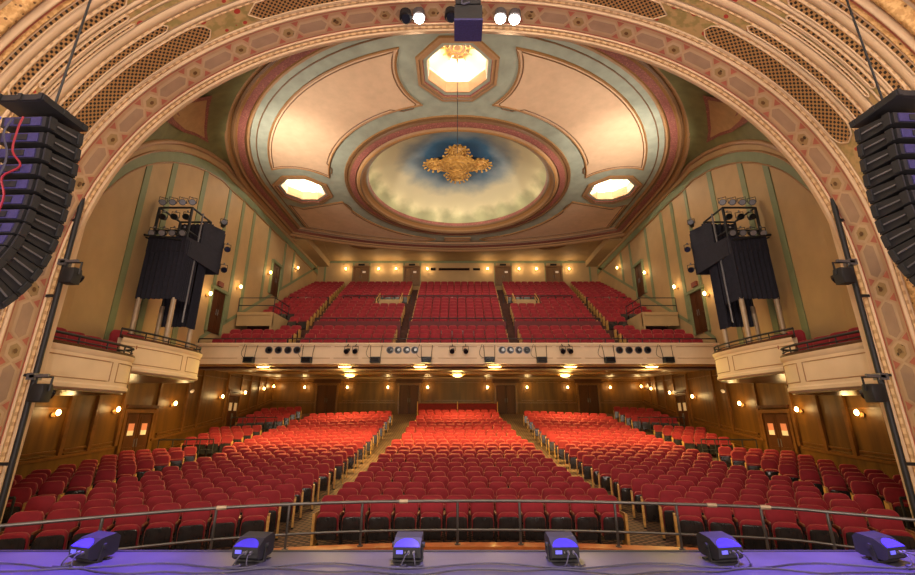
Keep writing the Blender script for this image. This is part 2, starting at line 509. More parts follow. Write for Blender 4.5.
for d0, d1, k in BANDS:
    sweep(mb, [(d0, .0), (d1, .0)], 0, SSA)
    sh_ = {1: 0, 2: -.35, 3: -.7, 4: -.8, 5: -1.0, 6: -.9}[k]
    ext = {1: (5.5, 9.2), 2: (6.2, 9.1), 3: (6.7, 8.8), 4: (6.7, 8.75), 5: (6.55, 9.2), 6: (6.0, 9.1)}[k]
    for sg in (-1, 1):
        a = MID + sg * ext[0]; b = MID + sg * ext[1]
        grille_patch(min(a, b), max(a, b), d0 - .015, d1 + .015)
    if k == 1: grille_patch(MID - 4.65, MID + 4.65, d0 - .015, d1 + .015)
mb.build('painted_band', M['flowers'], ARCH)
gr.build('grille', M['grille'], ARCH); rim.build('grille_rim', M['arch'], ARCH, smooth=60)
mb = MB(); sweep(mb, roll(4.97, 4.9, .07), 0, SSA); sweep(mb, [(4.9, .01), (4.86, .01)], 1, SSA); sweep(mb, roll(4.86, 4.74, .1), 2, SSA); sweep(mb, roll(4.72, 4.5, .14), 0, SSA); sweep(mb, roll(4.45, 4.1, .1), 0, SSA); sweep(mb, roll(4.05, 3.5, .16), 2, SSA)
mb.build('scroll_moulding', [M['scroll'], M['red_paint'], M['arch']], ARCH, smooth=60)
# leg panels: scroll strip and plain coursed plaster
mb = MB()
for ss in (frange(0, LEG + .1, 24), frange(SL - LEG - .1, SL, 24)):
    sweep(mb, roll(6.92, 6.72, .05), 0, ss); sweep(mb, [(6.70, .0), (6.66, .03), (6.62, 0)], 1, ss)
for sg in (0, 1):
    for k in range(9):
        s = .9 + .6 * k; s = s if sg == 0 else SL - s
        mb.tube([arch(s, d, .0) for d in frange(6.6, 4.2, 6)], .012, 4, 2)
mb.build('leg_scroll', [M['scroll'], M['arch'], M['brownline']], ARCH, smooth=60)
# wing walls closing the arch to the side walls
for s in (-1, 1):
    mb = MB(); mb.box(min(s * 8.05, s * 14), max(s * 8.05, s * 14), 8.1, 8.3, 0, 2.95); mb.box(min(s * 8.0, s * 9.2), max(s * 8.0, s * 9.2), 8.12, 8.25, 2.9, 6.6)
    mb.build('wall_wing_' + side_word(s), M['arch'], kind='structure')

# ------------------------------------------------------------------ side walls, upper level
wall_ds = sorted(set([round(x, 3) for x in frange(8.2, BBACK, 60)]))
STRIPS = [12.1, 13.65, 16.0, 18.4, 19.8, 21.0, 23.0, 25.4, 26.9]


def wbot(d): return 2.9 if d < 11.2 else (3.6 if d < 15.3 else (4.5 if d < 17.9 else 5.35))


def balz(d):                      # balcony floor line
    return 4.92 + .6 * (d - 18.6)


for s in (-1, 1):
    W = MB()
    rows = []
    for t in (0, 1):
        rows.append([(s * Wu(d), d, (wbot(d) if t == 0 else Wtop(d))) for d in wall_ds])
    W.sheet(rows)
    rows = [[(s * (Wu(d) + .25), d, z if z else wbot(d)) for d in wall_ds] for z in (0, 14.3)]
    W.sheet(rows)
    wall = W.build('wall_' + side_word(s), M['cream'], kind='structure', label='tall cream plaster wall with sage strips beside the ' + side_word(s) + ' boxes')
    g = MB()
    o = .03

    def wp(d, z, o=o): return Vector((s * (Wu(d) - o), d, z))
    for d in STRIPS:
        w = .17 if d < 17 else .13
        zb = 3.8 if d < 17.5 else balz(d) + 1.1
        zt = Wtop(d) - .75
        g.mesh([wp(d - w, zb), wp(d + w, zb), wp(d + w, zt), wp(d - w, zt), wp(d - w, zb, -.02), wp(d + w, zb, -.02), wp(d + w, zt, -.02), wp(d - w, zt, -.02)],
               [(0, 1, 2, 3), (0, 4, 5, 1), (1, 5, 6, 2), (2, 6, 7, 3), (3, 7, 4, 0)])
    ds2 = frange(8.25, BBACK, 70)
    def off_top(d, k):            # distance k below the top edge, measured square to it
        e = .05; sl = (Wtop(d + e) - Wtop(d - e)) / (2 * e)
        return Wtop(d) - k * 1.0
    g.sheet([[wp(d, off_top(d, .45)) for d in ds2], [wp(d, off_top(d, .85)) for d in ds2]])
    rk = frange(17.9, BBACK, 30)
    g.sheet([[wp(d, balz(d) + 1.15) for d in rk], [wp(d, balz(d) + .95) for d in rk]])
    fr = frange(8.4, 17.8, 30)
    g.build('green_strip', M['green'], wall)
    g = MB()
    for k, r in ((.40, .04), (.90, .03)):
        g.tube([wp(d, off_top(d, k), .02) for d in ds2], r, 6)
    for d in STRIPS:
        w = .17 if d < 17 else .13
        for q in (d - w - .05, d + w + .05):
            g.bar(wp(q, (3.8 if d < 17.5 else balz(d) + 1.1), .01), wp(q, Wtop(q) - .85, .01), .03, .03)
    g.build('panel_beading', M['goldline'], wall, smooth=50)
    # top cornice lines
    g = MB(); g.tube([wp(d, Wtop(d) - .03, .03) for d in ds2], .09, 8)
    g.build('cornice', M['buff'], wall, smooth=60)

# ------------------------------------------------------------------ ceiling
# U shaped medallion: half circle at the front, straight sides to the rear cornice
YB = 27.1


def rear_y(x, r): return 5.7 + math.sqrt((22.9 - (11.2 - r)) ** 2 - x * x)


def upath(r, yb, n=48):
    pts = [(-r, rear_y(r, r))]
    for i in range(n + 1):
        t = PI + PI * i / n
        pts.append((r * math.cos(t), CY + r * math.sin(t)))
    pts.append((r, rear_y(r, r)))
    return pts


def octagon(cx, cy, r): return [(cx + r * math.cos(PI / 8 + PI / 4 * i), cy + r * math.sin(PI / 8 + PI / 4 * i)) for i in range(8)]


OCT = [(-8.42, CY), (8.42, CY), (0, CY - 8.3)]
out = upath(10.95, YB) + [(x, rear_y(x, 10.95)) for x in frange(10.95, -10.95, 30)[1:-1]]
loops = [out] + [[(5.25 * math.cos(2 * PI * i / 64), CY + 5.25 * math.sin(2 * PI * i / 64)) for i in range(64)]] + [octagon(x, y, 1.16) for x, y in OCT]
veclist = [[Vector((x, y, 0)) for x, y in lp] for lp in loops]
tris = tessellate_polygon(veclist)
flat = [p for lp in loops for p in lp]
mb = MB(); mb.mesh([(x, y, CEIL) for x, y in flat], [tuple(t) for t in tris])
CE = mb.build('ceiling', M['ground'], kind='structure', label='painted grey-green ceiling with peach panels around the dome')
# closing slab above everything
mb = MB(); mb.box(-14, 14, 7, 34, 17.3, 17.5); mb.build('ceiling_void', M['black'], kind='structure')
# cove between arch, wall tops and medallion
NA = 96
PA = []; PB = []
for i in range(NA + 1):
    u = i / NA
    # A: left wall top from the rear forward, across the arch, back along the right wall
    if u < .28:
        d = CY - (CY - 8.3) * (u / .28); a = Vector((-Wu(d), d, Wtop(d)))
    elif u > .72:
        d = CY - (CY - 8.3) * ((1 - u) / .28); a = Vector((Wu(d), d, Wtop(d)))
    else:
        t = (u - .28) / .44
        sa = LEG - .4 + (SL - 2 * LEG + .8) * t
        a = arch(sa, 8.05, 0)
        a.y = 8.05
        w = min(t, 1 - t) / .06
        if w < 1:
            e = Vector(((-1 if t < .5 else 1) * Wu(8.3), 8.3, Wtop(8.3)))
            a = e.lerp(a, max(0, w))
    ang = PI + PI * (.5 + (u - .5) * (1.0))
    # angle eases so that side walls meet the sides of the circle
    if u < .28: ang = PI + PI * .30 * (u / .28)
    elif u > .72: ang = 2 * PI - PI * .30 * ((1 - u) / .28)
    else: ang = PI * 1.30 + PI * .40 * (u - .28) / .44
    b = Vector((11.15 * math.cos(ang), CY + 11.15 * math.sin(ang), CEIL - .35))
    PA.append(a); PB.append(b)


def cove(u, v, off=0.):
    i = u * NA; k = min(int(i), NA - 1); f = i - k
    a = PA[k].lerp(PA[k + 1], f); b = PB[k].lerp(PB[k + 1], f)
    p = a.lerp(b, v); h = (b - a).length
    p = p + Vector((0, 0, 1)) * (.22 * h * math.sin(PI * v) * .8)
    return p - Vector((0, 0, off))


NV = 10
mb = MB(); mb.sheet([[cove(i / NA, v / NV) for i in range(NA + 1)] for v in range(NV + 1)])
mb.build('cove', M['olive'], CE, smooth=60)


def bez_patch(mb, pts, off, m):       # polygon in (u,v) filled as a fan of small strips
    n = len(pts); c = (sum(p[0] for p in pts) / n, sum(p[1] for p in pts) / n)
    R = 4
    for i in range(n):
        a = pts[i]; b = pts[(i + 1) % n]
        for r in range(R):
            k0, k1 = r / R, (r + 1) / R
            q = [(c[0] + (p[0] - c[0]) * k, c[1] + (p[1] - c[1]) * k) for p, k in ((a, k0), (b, k0), (b, k1), (a, k1))]
            mb.poly([cove(u, v, off) for u, v in (q if r else q[1:])], m)


TRI = [[(.245, .31), (.235, .44), (.2185, .70), (.195, .66), (.1735, .61), (.15, .49), (.1255, .35), (.15, .25), (.1705, .19), (.21, .23)],
       [(.259, .74), (.248, .71), (.238, .67), (.243, .58), (.25, .48), (.27, .45), (.29, .5), (.285, .65)]]
mb = MB()
for tri in TRI:
    for mir in (0, 1):
        p = [((1 - u) if mir else u, v) for u, v in tri]
        cx = sum(q[0] for q in p) / len(p); cv = sum(q[1] for q in p) / len(p)
        bez_patch(mb, p, .05, 0); bez_patch(mb, [(cx + (u - cx) * .78, cv + (v - cv) * .78) for u, v in p], .07, 1)
mb.build('cove_panel', [M['pink'], M['tanpanel']], CE)


def usweep(mb, prof, m):
    """prof: list of (r, z); swept round the half circle and down both sides"""
    rows = [[(x, y, z) for x, y in upath(r, YB + (r - 10.4))] for r, z in prof]
    mb.sheet(rows, m)
    # rear run
    mb.sheet([[(x, rear_y(x, r), z) for x in frange(-r, r, 40)] for r, z in prof], m)


mb = MB()
usweep(mb, [(10.25, CEIL - .002), (10.28, CEIL - .1), (10.36, CEIL - .1), (10.4, CEIL - .04), (10.46, CEIL - .16), (10.74, CEIL - .2), (10.80, CEIL - .14), (10.88, CEIL - .24), (10.97, CEIL - .24), (11.0, CEIL - .18), (11.1, CEIL - .34), (11.2, CEIL - .36)],
       [0, 1, 0, 2, 3, 0, 1, 2, 2, 0, 1])
mb.build('rim_moulding', [M['goldline'], M['buff'], M['brownline'], M['pink']], CE, smooth=35)
mb = MB()
for r, z in ((10.0, CEIL - .01),):
    mb.tube([(x, y, z) for x, y in upath(r, YB - .25)] + [(x, rear_y(x, r), z) for x in frange(r, -r, 30)], .03, 5)
mb.build('rim_fillet', M['brownline'], CE, smooth=50)
# rear fascia under the medallion edge
mb = MB(); mb.sheet([[(x, rear_y(x, 11.2 + o), z) for x in frange(-11.2, 11.2, 40)] for o, z in ((0, CEIL - .36), (.06, CEIL - .3), (.1, CEIL + .2))]); mb.build('rear_cornice', M['buff'], CE)
# central dome
mb = MB()
mb.lathe([(6.0, 0), (5.98, -.07), (5.86, -.09), (5.82, -.03), (5.72, -.12), (5.44, -.16), (5.38, -.10), (5.3, -.18), (5.2, -.2), (5.14, -.12), (5.05, -.05), (4.9, .02), (4.82, .14), (4.78, .3), (4.86, .36)], (0, CY, CEIL), 72,
         [0, 2, 1, 2, 3, 2, 1, 0, 2, 1, 0, 2, 3, 2])
mb.build('dome_ring', [M['goldline'], M['buff'], M['brownline'], M['pink'], M['green']], CE, smooth=35)
mb = MB(); mb.lathe([(5.0, .32)] + [(5.0 * math.cos(t), .32 + 1.75 * math.sin(t)) for t in frange(.05, PI / 2 - .001, 16)], (0, 0, 0), 64)
dm = mb.build('dome_shell', M['dome'], CE, smooth=60)
dm.location = (0, CY, CEIL)
# gilded rosette in the crown of the dome
ro = MB()
def lobe(cx, cy, r, z, n=28, spikes=14):
    pts = []
    for i in range(n):
        rr = r * (1 + (.10 if i % 2 else -.06)); t = 2 * PI * i / n
        pts.append((cx + rr * math.cos(t), cy + rr * math.sin(t)))
    ro.mesh([(x, y, z) for x, y in pts] + [(x * .9 + cx * .1, y * .9 + cy * .1, z + .12) for x, y in pts] + [(cx, cy, z - .18 * r)],
            [(i, (i + 1) % n, n + (i + 1) % n, n + i) for i in range(n)] + [(i, 2 * n, (i + 1) % n) for i in range(n)])
    for i in range(spikes):
        t = 2 * PI * i / spikes; a = Vector((cx + r * math.cos(t), cy + r * math.sin(t), z)); b = Vector((cx + r * 1.28 * math.cos(t), cy + r * 1.28 * math.sin(t), z - .05))
        ro.cyl(a, b, .035, .05, 6); ro.lathe([(.001, -.06), (.06, -.03), (.06, .03), (.001, .06)], b, 8)
    for k in range(3):
        rr = r * (.3 + .25 * k)
        ro.tube([(cx + rr * math.cos(2 * PI * i / 24), cy + rr * math.sin(2 * PI * i / 24), z - .18 * r * (1 - rr / r) - .02) for i in range(25)], .035, 5)
RZ = CEIL + 1.55
ROS = thing('ceiling_rosette', 'gilded cross-shaped rosette at the blue crown of the dome', 'rosette', (0, CY, RZ))
lobe(0, CY, .95, RZ); ro.build('boss', M['gold'], ROS, smooth=40); ro = MB()
for dx, dy in ((-1.25, 0), (1.25, 0), (0, -1.2), (0, 1.2)):
    lobe(dx, CY + dy, .5, RZ + .03); ro.build('lobe', M['gold'], ROS, smooth=40); ro = MB()
mb = MB(); mb.cyl((0, CY, RZ), (0, CY, CEIL + 2.0), .3, n=12); mb.build('stem', M['gold'], ROS)
# panels on the medallion
def arc_pts(cx, cy, r, a0, a1, n=14): return [(cx + r * math.cos(a0 + (a1 - a0) * i / n), cy + r * math.sin(a0 + (a1 - a0) * i / n)) for i in range(n + 1)]
def polar(r, a0, a1, n=18): return [(r * math.cos(a0 + (a1 - a0) * i / n), CY + r * math.sin(a0 + (a1 - a0) * i / n)) for i in range(n + 1)]
def isect(cx, cy, R, rr):   # angle (about CY) at which the circle of radius rr leaves the circle R round (cx,cy); returns |offset| from its axis
    D = math.hypot(cx, cy - CY); return math.acos((D * D + rr * rr - R * R) / (2 * D * rr))
RI, RX, RC = 6.75, 9.5, 2.2
pan = MB(); bord = MB()
def ceil_panel(pts):
    tr = tessellate_polygon([[Vector((x, y, 0)) for x, y in pts]])
    pan.mesh([(x, y, CEIL - .03) for x, y in pts], [tuple(t) for t in tr])
    lp = pts + [pts[0]]
    bord.tube([(x, y, CEIL - .03) for x, y in lp], .045, 6, 0)
    cx = sum(p[0] for p in pts) / len(pts); cy = sum(p[1] for p in pts) / len(pts)
    sm = []
    for i, (x, y) in enumerate(pts):
        a = pts[i - 1]; b = pts[(i + 1) % len(pts)]; tx, ty = b[0] - a[0], b[1] - a[1]; L = math.hypot(tx, ty) or 1
        nx, ny = -ty / L, tx / L
        if (cx - x) * nx + (cy - y) * ny < 0: nx, ny = -nx, -ny
        qx, qy = x + nx * .13, y + ny * .13
        if min(math.hypot(qx - u, qy - v) for u, v in pts) > .118: sm.append((qx, qy))
    bord.tube([(x, y, CEIL - .035) for x, y in sm + [sm[0]]], .025, 5, 1)
for s in (-1, 1):
    axs = PI if s < 0 else 2 * PI          # side octagon direction
    fr_ = 1.5 * PI
    ai = isect(8.42, CY, RC, RI); ao = isect(8.42, CY, RC, RX); bi = isect(0, CY - 8.3, RC, RI); bo = isect(0, CY - 8.3, RC, RX)
    sg = 1 if s < 0 else -1
    outer = polar(RX, axs + sg * ao, fr_ - sg * bo); inner = polar(RI, fr_ - sg * bi, axs + sg * ai)
    ox, oy = 0, CY - 8.3
    a0 = math.atan2(outer[-1][1] - oy, outer[-1][0] - ox); a1 = math.atan2(inner[0][1] - oy, inner[0][0] - ox)
    if a1 - a0 > PI: a1 -= 2 * PI
    if a0 - a1 > PI: a1 += 2 * PI
    end1 = arc_pts(ox, oy, RC, a0, a1)[1:-1]
    ox, oy = s * 8.42, CY
    a0 = math.atan2(inner[-1][1] - oy, inner[-1][0] - ox); a1 = math.atan2(outer[0][1] - oy, outer[0][0] - ox)
    if a1 - a0 > PI: a1 -= 2 * PI
    if a0 - a1 > PI: a1 += 2 * PI
    end2 = arc_pts(ox, oy, RC, a0, a1)[1:-1]
    ceil_panel(outer + end1 + inner + end2)
    # rear panel between side octagon, dome and rear border
    ai = isect(8.42, CY, RC, 6.75)
    inn = polar(6.75, (PI if s < 0 else 0) - sg * ai, PI / 2 + sg * .23)
    x1 = s * 9.85
    y1 = CY + math.sqrt(max(0, RC ** 2 - (9.85 - 8.42) ** 2))
    ceil_panel(inn + [(x, rear_y(x, 10.05)) for x in frange(s * 2.2, x1, 10)] + [(x1, y1), (s * 9.2, CY + 2.08)])
ceil_panel([(-.9, 27.3), (.9, 27.3), (.9, 26.8), (-.9, 26.8)])
pan.build('peach_panel', M['peach'], CE); bord.build('panel_border', [M['goldline'], M['brownline']], CE, smooth=60)
# octagonal lit coffers
for k, (x, y) in enumerate(OCT):
    mb = MB()
    rings = [(1.58, -.005), (1.56, -.09), (1.46, -.1), (1.42, -.05), (1.32, -.06), (1.28, .02), (1.16, .04), (1.12, .5)]
    rows = []
    for r, z in rings: rows.append([(px, py, CEIL + z) for px, py in octagon(x, y, r)])
    mb.sheet(rows, [0, 1, 2, 1, 3, 1, 1], closed=True)
    fr_o = mb.build('coffer_frame', [M['goldline'], M['buff'], M['brownline'], M['pink']], CE)
    mb = MB()
    rows = [[(px, py, CEIL + z) for px, py in octagon(x, y, r)] for r, z in ((1.12, .5), (1.5, .5), (1.5, 1.05))]
    mb.sheet(rows, 0, closed=True); mb.poly([(px, py, CEIL + 1.05) for px, py in octagon(x, y, 1.5)], 0)
    mb.build('coffer_recess', M['white_fascia'], CE)
    if k == 2:
        mb = MB()
        for i in range(12):
            t = 2 * PI * i / 12
            mb.tube([(x + .3 * math.cos(t), y + .3 * math.sin(t), CEIL + 1.02), (x + .62 * math.cos(t), y + .62 * math.sin(t), CEIL + 1.02)], .03, 5)
        for r in (.16, .3, .46):
            mb.tube([(x + r * math.cos(2 * PI * i / 24), y + r * math.sin(2 * PI * i / 24), CEIL + 1.02) for i in range(25)], .03, 5)
        mb.build('coffer_rosette', M['gold'], CE)
# hanging cable below the front coffer
mb = MB(); mb.cyl((0, 12.3, CEIL + .9), (0, 12.3, 10.9), .012, n=6)
tag(mb.build('hanging_cable', M['black']), 'thin dark cable hanging from the front octagonal coffer', 'cable')
# rear ceiling over the back of the balcony
mb = MB(); mb.box(-11.4, 11.4, 26.7, BBACK + .3, 14.35, 14.5)
for s in (-1, 1):
    mb.slab([(s * 11.2, 26.2, 14.3), (s * 9.6, 27.8, 14.3), (s * 10.2, BBACK, 14.3), (s * 11.2, BBACK, 14.3)], (0, 0, -1), .02)
    mb.box(min(s * 10.3, s * 11.2), max(s * 10.3, s * 11.2), 26.4, BBACK, 13.85, 14.35)
mb.build('ceiling_rear', M['cream'], kind='structure')
mb = MB()
for x in (-5.0, -1.7 - 1.6, 3.3, 5.0):
    pass
for x in (-6.7, -2.4, 2.4, 6.7):
    for r, q in ((1.2, .05), (1.0, .025)):
        mb.tube([(x + r * math.cos(2 * PI * k / 36), 28.75 - .02 * x * x * .5 + .75 * r * math.sin(2 * PI * k / 36), 14.33) for k in range(37)], q, 6)
mb.build('trim_2', M['goldline'], kind='structure')

# ------------------------------------------------------------------ stalls: side and rear walls in walnut
DOORL = [(16.55, 18.05), (24.2, 25.4)]
def low_top(d): return 2.9 if d < 11.3 else (3.5 if d < 15.4 else (4.2 if d < BFRONT else soffit(d)))
def zw(d): return .0052 * max(0, d - 9.6) ** 2
for s in (-1, 1):
    mb = MB(); dd = frange(8.2, BACK + .2, 40)
    mb.sheet([[(s * Wl(d), d, zw(d) - .2) for d in dd], [(s * Wl(d), d, 5.3) for d in dd]])
    mb.sheet([[(s * (Wl(d) + .2), d, zw(d) - .2) for d in dd], [(s * (Wl(d) + .2), d, 5.3) for d in dd]])
    wl = mb.build('wall_stalls_' + side_word(s), M['wood'], kind='structure', label='walnut panelled stalls wall on the ' + side_word(s))
    t = MB()
    def lp(d, z, o=.03): return (s * (Wl(d) - o), d, z)
    def railrun(d0, d1, h, w, th):
        n = max(1, int((d1 - d0) / .8)); q = frange(d0, d1, n)
        for a, b in zip(q, q[1:]): t.bar(lp(a, zw(a) + h), lp(b, zw(b) + h), th, w)
    segs = [(8.4, 16.3), (18.3, 24.0), (25.6, BACK)]
    for a, b in segs:
        railrun(a, b, 1.06, .09, .07); railrun(a, b, .55, .04, .03); railrun(a, b, .16, .2, .03)
    for a, b in ((8.6, 10.8), (11.0, 13.9), (14.2, 15.05), (15.25, 16.2), (18.6, 20.2), (20.4, 21.3), (21.5, 23.8), (25.8, 26.8), (27, 28), (28.2, 29.1), (29.3, 30.3)):
        z0 = lambda d: zw(d) + 1.25
        ztop = min(low_top(a), low_top(b)) - .28
        t.bar(lp(a, z0(a)), lp(b, z0(b)), .05, .05); t.bar(lp(a, ztop), lp(b, ztop), .05, .05)
        t.bar(lp(a, z0(a)), lp(a, ztop), .05, .05); t.bar(lp(b, z0(b)), lp(b, ztop), .05, .05)
        t.bar(lp(a, z0(a) - .12), lp(b, z0(b) - .12), .09, .025)
    for d in (10.9, 14.05, 15.15, 16.35, 18.3, 20.3, 21.4, 24.0, 25.6, 26.9, 28.1, 29.2):
        t.bar(lp(d, zw(d) + 1.1, .04), lp(d, low_top(d) - .05, .04), .09, .14, up=(0, 1, 0))
    t.build('panel_moulding', M['woodtrim'], wl)
mb = MB(); mb.box(-13.4, 13.4, BACK, BACK + .2, 2.0, 5.3)
wb = mb.build('wall_stalls_rear', M['wood'], kind='structure', label='walnut rear wall of the stalls under the balcony')
t = MB(); y = BACK - .02
zb = zf(BACK) - .1
DOORB = [-9.2, -3.4, 3.4, 9.2]
def clear(x0, x1): return all(x1 < q - .95 or x0 > q + .95 for q in DOORB)
xs = [-13, -11.35, -10.2, -8.2, -7.25, -5.5, -4.4, -2.4, -1.7, 1.7, 2.4, 4.4, 5.5, 7.25, 8.2, 10.2, 11.35, 13]
for a, b in zip(xs, xs[1:]):
    if not clear(a, b): continue
    a += .12; b -= .12
    for z in (zb + 1.0, soffit(BACK) - .3): t.bar((a, y, z), (b, y, z), .05, .05)
    for x in (a, b): t.bar((x, y, zb + 1.0), (x, y, soffit(BACK) - .3), .05, .05)
for a, b in ((-13, -10), (-8.4, -4.2), (-2.6, 2.6), (4.2, 8.4), (10, 13)):
    t.bar((a, y, zb + .85), (b, y, zb + .85), .06, .08)
t.bar((-13.2, y, soffit(BACK) - .1), (13.2, y, soffit(BACK) - .1), .1, .14)
t.build('panel_moulding', M['woodtrim'], wb)

DN = [0]


def door(c, right, up, nrm, w, h, two=True, sign=None, mdoor='wooddark', pediment=False, trim='woodtrim'):
    """c: bottom centre on the wall; right/up/nrm unit vectors"""
    DN[0] += 1
    c = Vector(c); R = Vector(right); U = Vector(up); Nn = Vector(nrm)
    Mx = Matrix((( R.x, Nn.x, U.x, c.x), (R.y, Nn.y, U.y, c.y), (R.z, Nn.z, U.z, c.z), (0, 0, 0, 1)))
    f = MB()
    f.box(-w / 2 - .12, -w / 2, -.05, .10, 0, h + .12, 0, Mx); f.box(w / 2, w / 2 + .12, -.05, .10, 0, h + .12, 0, Mx)
    f.box(-w / 2 - .16, w / 2 + .16, -.05, .14, h, h + .14, 0, Mx)
    root = f.build('door_%d' % DN[0], M[trim], kind='structure')
    if pediment:
        q = MB(); q.slab([Mx @ Vector(p) for p in ((-w / 2 - .2, .2, h + .16), (w / 2 + .2, .2, h + .16), (w / 2 + .3, .2, h + .36), (w * .3, .2, h + .5), (-w * .3, .2, h + .5), (-w / 2 - .3, .2, h + .36))], Nn, .24)
        q.bar(Mx @ Vector((-w / 2 - .3, .2, h + .16)), Mx @ Vector((w / 2 + .3, .2, h + .16)), .1, .08)
        q.build('door_pediment', M['wooddark'], root)
    n = 2 if two else 1
    for i in range(n):
        a = -w / 2 + w / n * i; b = a + w / n
        l = MB(); l.box(a + .01, b - .01, -.03, .05, .01, h - .01, 0, Mx)
        for z0, z1 in ((.15, h * .42), (h * .48, h - .15)):
            l.box(a + .1, b - .1, .05, .065, z0, z1, 1, Mx)
        lo = l.build('door_leaf', [M[mdoor], M[mdoor]], root)
        hx = b - .07 if i == 0 else a + .07
        k = MB(); k.cyl(Mx @ Vector((hx, .09, h * .42)), Mx @ Vector((hx, .09, h * .56)), .015, n=6); k.build('door_handle', M['steel'], lo)
        if sign:
            k = MB(); mx_ = (a + b) / 2
            k.box(mx_ - .15, mx_ + .15, .066, .075, h * .70, h * .82, 0, Mx); k.box(mx_ - .15, mx_ + .15, .066, .075, h * .62, h * .70, 1, Mx)
            k.build('door_notice', [M[sign[0]], M[sign[1]]], lo)
    return root


for s in (-1, 1):
    for a, b in DOORL:
        d = (a + b) / 2
        door((s * (Wl(d) - .02), d, zf(d)), (0, 1 if s > 0 else -1, 0) if False else (0, -s, 0), (0, 0, 1), (-s, 0, 0), b - a - .1, 2.15, sign=('redpaper', 'paper') if a < 20 else ('paper', 'paper'))
        q = MB(); z = zf(d) + 2.4; zt = low_top(d) - .1
        q.bar((s * (Wl(d) - .1), a - .1, z), (s * (Wl(d) - .1), b + .1, z), .16, .12)
        q.bar((s * (Wl(d) - .06), a, zt - .1), (s * (Wl(d) - .06), b, zt - .1), .08, .06)
        q.build('trim_%d' % (3 + DN[0]), M['wooddark'], kind='structure')
for x in DOORB:
    door((x, BACK - .02, zb), (1, 0, 0), (0, 0, 1), (0, -1, 0), 1.35, 2.05, pediment=True)
# upper doors
for s in (-1, 1):
    for d, zz in ((18.85, 6.15), (24.4, 9.5)):
        door((s * (Wu(d) - .02), d, zz - .15), (0, -s, 0), (0, 0, 1), (-s, 0, 0), 1.05, 1.95, sign=('paper', 'paper') if False else None, trim='green')
# balcony rear wall
mb = MB(); mb.box(-11.3, 11.3, BBACK, BBACK + .2, 11.5, 14.6)
wbb = mb.build('wall_balcony_rear', M['cream'], kind='structure', label='cream rear wall of the balcony with doors')
t = MB()
t.bar((-11.2, BBACK - .02, 14.25), (11.2, BBACK - .02, 14.25), .05, .16)
for x in (-10.6, -8.35, -7.05, -4.3, -3.0, 3.0, 4.3, 7.05, 8.35, 10.6):
    t.bar((x, BBACK - .02, 12.2), (x, BBACK - .02, 14.2), .04, .14, up=(1, 0, 0))
t.build('green_strip', M['green'], wbb)
for x in (-7.7, -3.65, 3.65, 7.7):
    r = door((x, BBACK - .02, 12.25), (1, 0, 0), (0, 0, 1), (0, -1, 0), 1.1, 1.5, mdoor='brownline', trim='brownline')
    k = MB(); k.box(x + .12, x + .36, BBACK - .1, BBACK - .08, 13.3, 13.45); k.build('door_notice', M['paper'], r)
    k = MB(); k.box(x - .25, x + .25, BBACK - .12, BBACK - .02, 13.95, 14.07); k.build('door_plate', M['iron'], r)
for x0, x1 in ((-1.5, .95),):
    mb = MB(); mb.box(x0, x1, BBACK - .05, BBACK, 13.55, 13.72, 0); mb.box(x0 - .05, x1 + .05, BBACK - .03, BBACK, 13.5, 13.77, 1)
    mb.box(1.25, 1.8, BBACK - .05, BBACK, 13.55, 13.72, 0); mb.box(-2.15, -1.75, BBACK - .05, BBACK, 13.55, 13.75, 0)
    mb.build('window_1', [M['glass'], M['goldline']], kind='structure', label='dark projection booth slots in the balcony rear wall')

# ------------------------------------------------------------------ balcony
rowsB = []
d = 18.6; z = 4.92
for k in range(19):
    rowsB.append((d, z))
    if k < 3: d += .66; z += .33
    elif k == 3: d += 1.16; z += .72
    elif k < 10: d += .62; z += .35
    elif k == 10: d += .85; z += .52
    else: d += .6; z += .31
R1, R2, NR = 4, 11, 19
mb = MB()
prev = None
for k, (dd, zz) in enumerate(rowsB):
    a = dd - .35; b = rowsB[k + 1][0] - .35 if k < NR - 1 else BBACK
    mb.box(-11.2, 11.2, a, b, zz - .6, zz)
mb.box(-11.2, 11.2, BFRONT + .1, 18.3, 4.6, 4.75)
BAL = mb.build('floor_balcony', M['balcarpet'], kind='structure', label='stepped brown balcony floor')
mb = MB()
mb.sheet([[(-13.3, d, soffit(d)), (13.3, d, soffit(d))] for d in frange(BFRONT, BACK + .2, 12)])
mb.box(-13.3, -11.15, 15.3, BACK, 5.3, 5.4); mb.box(11.15, 13.3, 15.3, BACK, 5.3, 5.4)
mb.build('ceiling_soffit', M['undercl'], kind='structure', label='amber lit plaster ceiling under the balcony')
t = MB()
for d, h, w in ((BFRONT + .25, .1, .2), (BFRONT + .9, .06, .12), (BFRONT + 2.2, .08, .25), (24, .08, .25), (29.4, .1, .3)):
    t.box(-12.9, 12.9, d - w / 2, d + w / 2, soffit(d) - h, soffit(d) + .02)
for x in frange(-10.5, 10.5, 6):
    t.box(x - .1, x + .1, BFRONT + 2.3, 29.3, soffit(24) - .07, soffit(24) + .0) if False else None
t.build('trim_20', M['undercl'], kind='structure')
